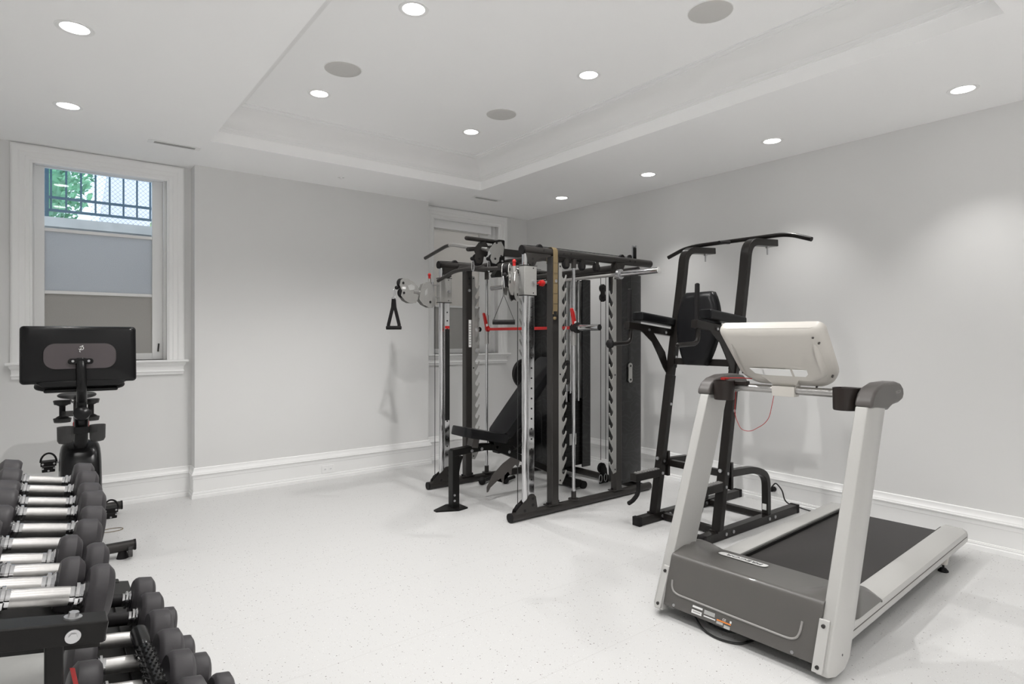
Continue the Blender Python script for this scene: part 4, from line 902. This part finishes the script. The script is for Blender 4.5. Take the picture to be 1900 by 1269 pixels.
# barbell lying in the rear hooks
BB = thing('barbell', 'long chrome barbell across the rear hooks, sleeve end sticking out of the rack', 'barbell', (3.80, 4.1, 1.915))
xb, zb = 3.80, 1.925
MB().cyl((xb, 3.43, zb), (xb, 4.84, zb), .0145, n=20).build('shaft', STEEL, BB)
MB().cyl((xb, 3.01, zb), (xb, 3.41, zb), .025, n=28).build('sleeve', CHROME, BB)
MB().cyl((xb, 3.005, zb), (xb, 3.012, zb), .0255, .0255, n=28).cyl((xb, 3.002, zb), (xb, 3.006, zb), .014).build('end_ring', LABELW, BB)
MB().cyl((xb, 4.86, zb), (xb, 5.26, zb), .025, n=28).build('sleeve', CHROME, BB)
for y in (3.405, 4.835): MB().cyl((xb, y, zb), (xb, y+.03, zb), .042, n=28).build('collar', BOLT, BB)
# tan strap
TS = thing('resistance_strap', 'tan webbing strap hung over the top tube of the rack', 'strap', (3.165, YN, 2.1))
sp_ = [(3.165, YN+.040, 1.98), (3.165, YN+.040, 2.08)]+[(3.165, YN+.040*math.cos(R(a)), 2.068+.040*math.sin(R(a))) for a in range(20, 161, 20)]+[(3.165, YN-.040, 2.05), (3.165, YN-.038, 1.62), (3.160, YN-.038, 1.575)]
MB().sweep(sp_, sq(.004, .046), up=(1, 0, 0)).build('webbing', TAN, TS)
sb = MB()
for z in (1.66, 1.74, 1.82, 1.90, 1.98): sb.box((3.142, YN-.0425, z), (3.188, YN-.0402, z+.002))
sb.build('stitching', INK, TS)
MB().box((3.145, YN-.046, 1.56), (3.175, YN-.036, 1.60)).build('buckle', HOLE, TS); MB().ball((3.155, YN-.042, 1.545), .014, n=12).build('toggle', TAN, TS)
# stored round plates on the far rear post
def wplate(c, r, label):
    t = thing('weight_plate', label, 'weight plate', c)
    x, y, z = c
    MB().lathe((x, y+.02, z), (0, -1, 0), [(0, .02), (0, r*.97), (.006, r), (.030, r), (.036, r*.96), (.036, r*.80), (.026, r*.74), (.026, r*.36), (.036, r*.30), (.036, .03)], n=40).build('disc', RUB, t)
    MB().cyl((x, y+.03, z), (x, y-.08, z), .022).build('peg_hole', HOLE, t)
    return t
wplate((3.79, 4.68, 1.03), .150, 'black weight plate stored high on the far rear post, behind the bench back')
wplate((3.745, 4.68, .42), .195, 'large black weight plate stored low on the rack, behind the bench seat')
MB().lathe((3.83, 4.70, 1.20), (0, -1, 0), [(0, .03), (.01, .04), (.03, .04), (.04, .03)], n=9).build('star_knob', RUB, PR)
fg = figure8(4.02, 4.30, .93, 1.17, .036, GUN, 'cable_link')
# ================================================================ BENCH
BE = thing('weight_bench', 'black adjustable weight bench with raised back, standing inside the cable rack', 'bench', (3.2, 4.15, 0))
yb = 4.15
MB().box((2.585, yb-.035, .005), (2.65, yb+.035, .475)).build('front_leg', BLACK, BE, bevel=.005)
MB().prism([(2.44, yb-.02), (2.60, yb-.10), (2.70, yb-.08), (2.70, yb+.08), (2.60, yb+.10), (2.44, yb+.02)], 'z', 0, .012).build('foot_plate', BLACK, BE)
for z in (.07, .115): MB().cyl((2.60, yb-.035, z), (2.60, yb-.042, z), .009, n=12).build('bolt', BOLT, BE)
MB().sweep(fillet([(2.60, yb, .455), (2.98, yb, .475), (3.86, yb, .075)], .12, 6), sq(.055, .075), up=(0, 1, 0)).build('spine_beam', BLACK, BE, bevel=.005)
MB().prism([(2.65, .42), (2.69, .42), (2.665, .36), (2.65, .29)], 'y', yb-.03, yb+.03).build('gusset', BLACK, BE)
for x, z in ((2.77, .455), (2.87, .46), (3.03, .455), (3.16, .40), (3.31, .42), (3.37, .395), (3.70, .15)): MB().cyl((x, yb-.030, z), (x, yb-.040, z), .013, n=14).build('bolt', BOLT, BE)
MB().obox((2.81, yb, .53), (.032, 0, -.006), (0, .04, 0), (.012, 0, .055)).build('seat_post', GRIP, BE, bevel=.005)
def pad(p0, p1, wid, th, nm, r=.03):
    p0, p1 = V(p0), V(p1); d = (p1-p0).normalized(); L = (p1-p0).length; n = V(0, 1, 0).cross(d); n = n if n.z > 0 else -n
    mid = (p0+p1)/2; b = MB(); lay = []
    for k, o in ((.93, -th/2), (1, -th*.36), (1, th*.3), (.95, th*.47), (.85, th*.5)):
        lay.append([mid+d*(x*1.0)+V(0, 1, 0)*y+n*o for x, y in [(a-(a/(L/2))*(1-k)*.04*1, c*(1-(1-k)*.5)) for a, c in rrect(L, wid, .05)]])
    return b.loft(lay).build(nm, VINYL, BE, angle=50)
pad((2.66, yb, .625), (3.10, yb, .525), .27, .075, 'seat_pad')
pad((3.07, yb, .545), (3.66, yb, 1.19), .27, .075, 'back_pad')
MB().sweep([(3.13, yb, .50), (3.60, yb, 1.02)], sq(.05, .04), up=(0, 1, 0)).build('back_frame', BLACK, BE)
MB().prism([(2.99, .50), (3.04, .56), (3.18, .55), (3.20, .46), (3.12, .40), (3.04, .40)], 'y', yb-.04, yb+.04).build('pivot_bracket', BLACK, BE)
lad = [(3.27, .37), (3.20, .36), (3.09, .305), (2.98, .22), (2.925, .13), (2.925, .085), (2.935, .085), (2.96, .12), (3.03, .165), (3.07, .185), (3.085, .145), (3.10, .145), (3.11, .205), (3.15, .23), (3.17, .20), (3.185, .20), (3.19, .25), (3.23, .28), (3.25, .26), (3.265, .265), (3.28, .31), (3.33, .33)]
N_ = len(lad); lb = MB().poly([(x, yb-.035, z) for x, z in lad]+[(x, yb-.028, z) for x, z in lad], [tuple(range(N_)), tuple(range(2*N_-1, N_-1, -1))]+[(i, i+N_, (i+1) % N_+N_, (i+1) % N_) for i in range(N_)])
bmesh.ops.triangulate(lb.bm, faces=[f for f in lb.bm.faces if len(f.verts) > 4]); lb.build('adjustment_ladder', GRIP, BE, smooth=False)
MB().sweep([(3.45, yb, .50), (3.22, yb, .37)], sq(.03, .03), up=(0, 1, 0)).build('support_link', BLACK, BE)
MB().cyl((3.40, yb-.03, .88), (3.40, yb-.03, .80), .01).cyl((3.56, yb-.12, .83), (3.66, yb-.12, .80), .014).build('adjust_handle', RUB, BE)
MB().box((3.80, yb-.20, .02), (3.875, yb+.20, .085)).build('rear_foot', BLACK, BE, bevel=.006)
for s in (-1, 1): MB().cyl((3.90, yb+s*.17, .035), (3.90, yb+s*.21, .035), .035).build('wheel', RUB, BE)
# dumbbell-like knobs on the base tube far side
for k, (x, y) in enumerate(((3.24, 4.66), (3.44, 4.56))):
    t = thing('ball_knob_bar', 'short black bar with ball end lying beside the far base tube, %s' % ('left one' if k == 0 else 'right one'), 'attachment', (x, y, 0), 'loose attachments by the far base tube')
    MB().ball((x, y-.02, .036), .036, n=16).build('ball_end', RUB, t); MB().cyl((x, y-.02, .034), (x+.16, y+.05, .028), .017).build('shaft', RUB, t)
# ================================================================ EXERCISE BIKE (faces the camera, screen back toward us)
BK = thing('exercise_bike', 'black exercise bike with large screen in front of the left window', 'exercise bike', (.16, 5.0, 0))
xc = .165
def yz(n, pts, w, m, par, bevel=.01, x=xc): return MB().prism(pts, 'x', x-w/2, x+w/2).build(n, m, par, bevel=bevel)
for y, hw in ((4.50, .265), (5.62, .285)):
    sb_ = MB().cyl((xc-hw, y, .072), (xc+hw, y, .072), .032, n=24).build('stabilizer_bar', GUN, BK)
    for s in (-1, 1):
        MB().cyl((xc+s*hw, y, .072), (xc+s*(hw+.012), y, .072), .034, n=24).build('end_cap', RUB, sb_)
        MB().cyl((xc+s*(hw-.06), y, .05), (xc+s*(hw-.06), y, .0), .02, .034, n=20).build('levelling_foot', RUB, sb_)
        if y < 5: MB().cyl((xc+s*(hw-.035), y-.045, .045), (xc+s*(hw-.012), y-.045, .045), .034, n=24).build('transport_wheel', SMOKE, sb_)
# frame spine
MB().sweep(fillet([(xc, 4.50, .09), (xc, 4.70, .20), (xc, 4.95, .34), (xc, 5.30, .20), (xc, 5.62, .09)], .12, 6), rrect(.07, .055, .02, 3), up=(1, 0, 0)).build('lower_frame', SCR, BK)
MB().lathe((xc-.03, 4.78, .33), (1, 0, 0), [(0, .02), (0, .235), (.01, .245), (.05, .245), (.06, .235), (.06, .02)], n=48).build('flywheel', SCR, BK)
cov = [(4.60, .30), (4.62, .48), (4.70, .70), (4.86, .76), (5.05, .55), (5.20, .36), (5.10, .26), (4.85, .20)]
sh_ = MB(); lay = []
for dx, k in ((-.115, .72), (-.10, .94), (-.06, 1.0), (.06, 1.0), (.10, .94), (.115, .72)):
    c = (4.88, .42); lay.append([V(xc+dx, c[0]+(a-c[0])*k, c[1]+(b-c[1])*k) for a, b in [(p.x, p.y) for p in [V(q[0], q[1], 0) for q in cov]]])
sh_.loft(lay).build('flywheel_shroud', SCR, BK, sub=2)
MB().sweep([(xc, 4.82, .58), (xc, 4.66, .92)], rrect(.085, .075, .025, 3), up=(1, 0, 0)).build('head_tube', SCR, BK)
MB().sweep([(xc, 4.665, .90), (xc, 4.635, 1.06)], rrect(.055, .055, .015, 3), up=(1, 0, 0)).build('handlebar_post', SCR, BK)
MB().sweep([(xc, 4.98, .44), (xc, 5.26, .78)], rrect(.06, .06, .02, 3), up=(1, 0, 0)).build('seat_tube', SCR, BK)
MB().sweep([(xc, 5.26, .76), (xc, 5.31, .94)], rrect(.05, .05, .012, 3), up=(1, 0, 0)).build('seat_post', GUN, BK)
MB().lathe((xc, 4.655, .905), (0, -.9, .3), [(0, .03), (.03, .044), (.055, .044), (.065, .02), (.067, 0)], n=24).build('resistance_knob', SCR, BK)
for s in (-1, 1): MB().cyl((xc+s*.034, 4.69, .86), (xc+s*.034, 4.70, .82), .008).build('red_accent', RED, BK)
# saddle
sd_ = MB(); rr = []
for y, w_, z in ((5.12, .028, .985), (5.20, .040, .990), (5.28, .065, .985), (5.34, .11, .985), (5.40, .135, .99), (5.44, .12, 1.0)):
    rr.append([V(xc-w_, y, z-.035), V(xc-w_*.9, y, z), V(xc-w_*.35, y, z+.008 if y < 5.3 else z-.002), V(xc+w_*.35, y, z+.008 if y < 5.3 else z-.002), V(xc+w_*.9, y, z), V(xc+w_, y, z-.035), V(xc, y, z-.03)])
sd_.loft(rr).build('saddle', VINYL, BK, sub=2)
for s in (-1, 1): MB().tube([(xc+s*.02, 5.20, .95), (xc+s*.03, 5.30, .93), (xc+s*.045, 5.40, .955)], .005, n=8).build('saddle_rail', GUN, BK)
# water bottle cups (clear smoked) and small dumbbell cradle
for s in (-1, 1):
    cx_ = xc+s*.082; b = MB(); r = .042
    b.lathe((cx_, 4.63, .735), (0, 0, 1), [(0, .02), (.004, r*.8), (.02, r), (.105, r*1.04), (.105, r*1.0), (.022, r*.95), (.008, r*.75), (.006, .02)], n=24)
    b.build('bottle_holder', SMOKE, BK); MB().box((min(cx_, xc), 4.64, .79), (max(cx_, xc), 4.655, .83)).build('holder_bracket', SCR, BK)
MB().box((xc-.09, 5.40, .82), (xc+.09, 5.42, .86)).build('weight_cradle', SMOKE, BK)
for s in (-1, 1):
    cx_ = xc+s*.085
    for z in (.775, .905): MB().lathe((cx_, 5.46, z), (0, 0, 1), [(0, .050), (.028, .056), (.03, .052), (.004, .047)], n=20).build('cradle_cup', SMOKE, BK)
    t = thing('hand_weight', 'small black hand weight in the cradle behind the bike saddle, %s one' % ('left' if s < 0 else 'right'), 'dumbbell', (cx_, 5.46, .78), 'hand weights on the bike')
    MB().lathe((cx_, 5.46, .778), (0, 0, 1), [(0, .0), (0, .040), (.008, .045), (.028, .045), (.040, .030), (.045, .019), (.115, .019), (.120, .030), (.132, .045), (.150, .045), (.158, .040), (.158, 0)], n=24).build('weight_body', RUB, t)
    MB().obox((cx_, 5.414, .795), (.010, 0, 0), (0, .0006, 0), (.004, 0, .006)).build('mark', LABELW, t)
# cranks and pedals
for s, (y, z), cr in ((-1, (5.04, .56), .39), (1, (4.86, .235), .39)):
    MB().sweep([(xc+s*.095, 4.97, .40), (xc+s*.095, y, z)], sq(.03, .016), up=(1, 0, 0)).build('crank_arm', SCR, BK)
    MB().cyl((xc+s*.09, y, z), (xc+s*.135, y, z), .009).build('pedal_axle', BOLT, BK)
    px_ = xc+s*.165
    MB().box((px_-.042, y-.045, z-.018), (px_+.042, y+.045, z+.012)).box((px_-.035, y-.05, z-.055), (px_+.035, y-.042, z-.018)).build('pedal', RUB, BK, bevel=.004)
    MB().tube([(px_+.042*math.cos(R(a)), y-.045-.0, z+.012+.058*math.sin(R(a))) for a in range(0, 181, 15)], .006, n=8).build('toe_cage', RUB, BK)
    q = MB()
    for a, b_ in ((-.03, .0), (.03, .0), (-.03, -.03), (.03, -.03), (0, -.045)): q.cyl((px_+a, y-.045, z+b_), (px_+a, y-.053, z+b_), .006, n=8)
    q.build('bolt', BOLT, BK)
# handlebars
hb2 = fillet([(xc-.22, 4.86, 1.09), (xc-.22, 4.70, 1.085), (xc-.16, 4.63, 1.075), (xc+.16, 4.63, 1.075), (xc+.22, 4.70, 1.085), (xc+.22, 4.86, 1.09)], .08, 6)
MB().tube(hb2, .0175).build('handlebar', RUB, BK)
MB().box((xc-.19, 4.60, 1.055), (xc+.19, 4.75, 1.08)).build('tray', SCR, BK, bevel=.01)
# screen
SC = MB(); pts = rrect(.590, .352, .022)
scx, scz, scy = .158, 1.289, 4.60
tilt = Matrix.Translation((scx, scy, scz)) @ Matrix.Rotation(R(-6), 4, 'X')
def sc(b): return b.xf(tilt)
so_ = sc(MB().loft([[V(x*k, y_, z*k) for x, z in pts] for k, y_ in ((.97, .022), (1, .018), (1, -.002), (.97, -.014), (.90, -.022))])).build('screen', SCR, BK, angle=50)
pp_ = rrect(.365, .155, .060, 8)
pn = sc(MB().loft([[V(x, -.022, z-.012) for x, z in pp_], [V(x, -.030, z-.012) for x, z in pp_]])).build('rear_panel', PEARL, so_, angle=30)
sc(MB().tube([V(x*1.005, -.0245, z*1.01-.012) for x, z in pp_], .0022, n=6, closed=True)).build('panel_groove', HOLE, so_)
# logo: ring with a bar, drawn as on the screen back
lg = MB()
lg.tube([V(.004+.0105*math.cos(R(a)), -.032, .037+.0105*math.sin(R(a))) for a in range(-125, 150, 15)], .0020, n=8)
lg.tube([V(-.0015, -.032, .012), V(-.0065, -.032, .018), V(-.001, -.032, .030), V(.004, -.032, .040)], .0020, n=8)
lg.tube([V(-.010, -.032, .032), V(-.003, -.032, .026), V(.003, -.032, .028)], .0018, n=8)
lg.tube([V(.006, -.032, .049), V(.013, -.032, .054)], .0020, n=8)
sc(lg).build('logo', LABELW, pn)
sc(MB().loft([[V(x, -.030, z-.045) for x, z in rrect(.130, .036, .017)], [V(x, -.050, z-.045) for x, z in rrect(.122, .030, .014)]])).build('mount_plate', SCR, so_)
for s in (-1, 1): sc(MB().cyl(V(s*.04, -.050, -.045), V(s*.04, -.054, -.045), .007)).build('screw', BOLT, so_)
MB().sweep(fillet([(xc-.008, 4.575, 1.26), (xc-.006, 4.545, 1.20), (xc-.003, 4.55, 1.09), (xc, 4.63, 1.0)], .08, 6), rrect(.045, .055, .020, 3), up=(1, 0, 0)).build('screen_neck', SCR, BK)
MB().prism([(xc-.225, 1.118), (xc-.19, 1.092), (xc+.19, 1.092), (xc+.235, 1.118), (xc+.21, 1.128), (xc-.20, 1.128)], 'y', 4.56, 4.66).build('lower_fairing', SCR, BK, bevel=.006)
# ring of cord on the floor
t = MB().tube([(.36+.07*math.cos(R(a)), 5.18+.045*math.sin(R(a)), .004) for a in range(0, 360, 20)], .0022, n=6, closed=True).tube([(.29, 5.18, .004), (.22, 5.12, .004), (.12, 5.10, .004)], .0022, n=6)
tag(t.build('floor_cord', TAN), 'thin tan cord ending in a loop on the floor beside the bike', 'cord')
# ================================================================ DUMBBELL RACK AND DUMBBELLS
TL = R(10.5); AX = V(math.cos(TL), 0, -math.sin(TL)); UPX = V(math.sin(TL), 0, math.cos(TL))
DR = thing('dumbbell_rack', 'dark three-tier dumbbell rack along the left wall, sloping end arm with bolts nearest the camera', 'dumbbell rack', (-.1, 1.8, 0))
Yr0, Yr1 = 1.165, 2.50
tiers = [(-.010, .940, .062, .13), (.130, .628, .066, .13), (.30, .372, .066, .13)]
for k, (xh, zh, rad, hw) in enumerate(tiers):
    c0 = V(xh, 0, zh)-UPX*(rad+.004)
    for s in ((-1, 1)):
        c = c0+AX*(s*.078)
        ya_ = Yr0+.15 if k == 0 else Yr0+.02
        MB().obox(V(c.x, (ya_+Yr1)/2, c.z)-UPX*.006, AX*.030, V(0, (Yr1-ya_)/2, 0), UPX*.005).build('shelf_rail', BLACK, DR, bevel=.002)
    cc = V(c0.x, (ya_+Yr1)/2, c0.z)-UPX*.016
    MB().obox(cc, AX*.10, V(0, (Yr1-ya_)/2-.002, 0), UPX*.004).build('shelf_tray', BLACK, DR)
    for y in ((Yr0, Yr1) if k == 0 else (Yr1,)):
        if y == Yr0:
            e = V(.078, y+.024, .944-.004)        # top outer corner
            cen = e-AX*.29-UPX*.0175
            a_ = MB().obox(cen, AX*.29, V(0, .024, 0), UPX*.0175).build('end_arm', GUN if False else BLACK, DR, bevel=.004)
            pb_ = e-AX*.048
            MB().cyl(pb_, pb_+UPX*.003, .0125, n=20).cyl(pb_, pb_+UPX*.010, .0075, n=6).build('bolt', BOLT, a_)
            pb_ = e-AX*.045-UPX*.019-V(0, .024, 0)
            MB().cyl(pb_, pb_-V(0, .003, 0), .0105, n=24).cyl(pb_, pb_-V(0, .006, 0), .006, n=6).build('bolt', BOLT, a_)
        else:
            MB().obox(V(cc.x, y, cc.z)-AX*.06, AX*.14, V(0, .020, 0), UPX*.018).build('end_arm', BLACK, DR, bevel=.004)
for y in (Yr0+.10, Yr1):
    MB().box((-.006, y-.022, .03), (.020, y+.022, .90)).build('upright', BLACK, DR, bevel=.004)
    MB().sweep([(-.01, y+.045, .55), (.24, y+.045, .27), (.30, y+.045, .05)], sq(.05, .04), up=(0, 1, 0)).build('slanted_leg', BLACK, DR, bevel=.003)
    MB().box((-.45, y-.03, 0), (.36, y+.03, .05)).build('base_foot', BLACK, DR, bevel=.004)
MB().box((-.03, Yr0+.12, .06), (.005, Yr1-.03, .12)).build('rear_beam', BLACK, DR)
MB().obox((.038, Yr0+.10, .80), (.0035, 0, -.001), (0, .0008, 0), (-.006, 0, .035)).build('red_stripe_label', RED, DR)
def make_db(r, half, th, steel=True, hr=.016):
    d = bpy.data.objects.new('dumbbell', None); C.objects.link(d); OFF[d.name] = Vector()
    rs = [(0, r*.55), (.0, r*.86), (.005, r*.95), (.012, r), (th-.012, r), (th-.002, r*.80), (th, r*.72), (th, 0)]
    for s in (-1, 1):
        b = MB(); n = 12; rings = []
        # soft twelve-sided head, bevelled on the outer face
        b.lathe((s*half, 0, 0), (s, 0, 0), rs, n=36)
        b.build('head', DRUB, d, angle=28)
        MB().lathe((s*(half), 0, 0), (-s, 0, 0), [(-.002, hr*1.35), (.004, hr*1.45), (.008, hr*1.18), (.011, hr*1.40), (.016, hr*1.40), (.018, hr*1.05), (.024, hr*1.05)], n=24).build('collar', CHROME, d)
    MB().lathe((-half, 0, 0), (1, 0, 0), [(0, hr*.98), (half*.5, hr*1.02), (half, hr*1.06), (half*1.5, hr*1.02), (half*2, hr*.98)], n=24).build('handle', STEEL if steel else RUB, d)
    if not steel:
        pass
    return d
ordn = ['', 'first', 'second', 'third', 'fourth', 'fifth', 'sixth', 'seventh', 'eighth', 'ninth', 'tenth']
def place(d, x, y, z, label, grp):
    d.location = (x, y, z); d.rotation_euler = (0, TL, 0); tag(d, label, 'dumbbell', grp)
top = [(-.012, 1.344, .0525, .066, .040), (-.053, 1.414, .050, .066, .039), (-.012, 1.482, .0535, .066, .040), (-.053, 1.562, .0515, .066, .040), (-.022, 1.692, .0565, .066, .050), (-.008, 1.816, .058, .066, .052), (-.004, 1.960, .063, .066, .056), (-.004, 2.100, .060, .066, .056), (-.004, 2.254, .063, .066, .056), (-.008, 2.400, .063, .066, .056)]
for i, (x, y, r, h, th) in enumerate(top):
    d = make_db(r, h, th); z = .940-.003-math.tan(TL)*(x+.01)+(r-.062)*1.0+.004
    lb = 'black steel-handled dumbbell on the top tier, ' + ('nearest the camera by the bolted arm' if i == 0 else ('farthest away, by the bike' if i == 9 else '%s from the camera' % ordn[i+1]))
    place(d, x, y, z+(.008 if i < 4 else 0), lb, 'dumbbells on the top tier')
mid = [(.142, 1.40, .074, True), (.142, 1.54, .074, True), (.140, 1.675, .072, True), (.138, 1.82, .070, True), (.136, 1.965, .068, False), (.134, 2.115, .066, False)]
for i, (x, y, r, stl) in enumerate(mid):
    d = make_db(r*.94, .062, .056, stl, .0175); z = .628-math.tan(TL)*(x-.130)+(r*.94-.066)
    w_ = ['nearest the camera', 'second from the camera, under the spiked roller', 'third from the camera, under the spiked roller', 'fourth from the camera, steel handle near the roller tip', 'with black grip, fifth from the camera', 'with plain black grip, near the far end', 'farthest from the camera, hidden behind the top tier'][i]
    place(d, x, y, z, 'black dumbbell on the middle tier, ' + w_, 'dumbbells on the middle tier')
bot = [(.325, 1.57, .068), (.315, 1.72, .068), (.300, 1.875, .068), (.268, 2.03, .067), (.250, 2.18, .065), (.242, 2.46, .062)]
for i, (x, y, r) in enumerate(bot):
    d = make_db(r, .064, .056); z = .372-math.tan(TL)*(x-.30)+(r-.066)
    w_ = ['nearest the camera', 'second from the camera', 'third from the camera', 'fourth from the camera', 'fifth from the camera', 'farthest away, set apart from the others'][i]
    place(d, x, y, z, 'black dumbbell on the bottom tier, ' + w_, 'dumbbells on the bottom tier')
# spiked roller stick
RS = thing('massage_stick', 'black spiked massage stick with yellow ring lying across the middle tier dumbbells', 'massage stick', (.20, 1.75, .66))
ra, rb = V(.176, 1.735, .669), V(.182, 1.33, .666); dd = (rb-ra).normalized()
MB().lathe(ra, dd, [(0, .010), (.003, .019), (.09, .0175), (.10, .014), (.105, .010), (.30, .010), (.31, .014), (.40, .018), (.403, 0)], n=24).build('stick_body', SCR, RS)
MB().lathe(ra+dd*.105, dd, [(0, .013), (.002, .0165), (.190, .0165), (.192, .013)], n=24).build('roller', SCR, RS)
u_ = dd.orthogonal().normalized(); v_ = dd.cross(u_); sp2 = MB()
for k in range(13):
    for j in range(10):
        a = (j+.5*(k % 2))*math.pi/5; o_ = u_*math.cos(a)+v_*math.sin(a); p = ra+dd*(.115+k*.0142)
        sp2.cyl(p+o_*.015, p+o_*.0195, .0034, .0022, n=6)
k_ = sp2.build('roller_spikes', SCR, RS); 
MB().lathe(ra+dd*.345, dd, [(0, .017), (.001, .0205), (.004, .0205), (.005, .017)], n=24).build('yellow_ring', mat('yellow_green', (.55, .72, .05), .5, noise=.05), RS)
# grey case on the floor behind the rack
cs = thing('grey_case', 'glossy grey curved object with black base on the floor under the rack, bottom left corner', 'equipment', (-.35, 3.0, 0))
cpr = [(-.17, .03), (-.17, .07), (-.14, .125), (-.08, .155), (0, .165), (.08, .155), (.14, .125), (.17, .07), (.17, .03)]
MB().loft([[(x, 3.02+a*.9-.08*(x+.3), z) for a, z in cpr] for x in (-.72, .09)]).build('lid', CASE, cs)
MB().loft([[(x, 3.02+a*.9-.08*(x+.3), z) for a, z in [(-.175, 0), (-.175, .04), (.175, .04), (.175, 0)]] for x in (-.72, .095)]).build('base', BLACK, cs)
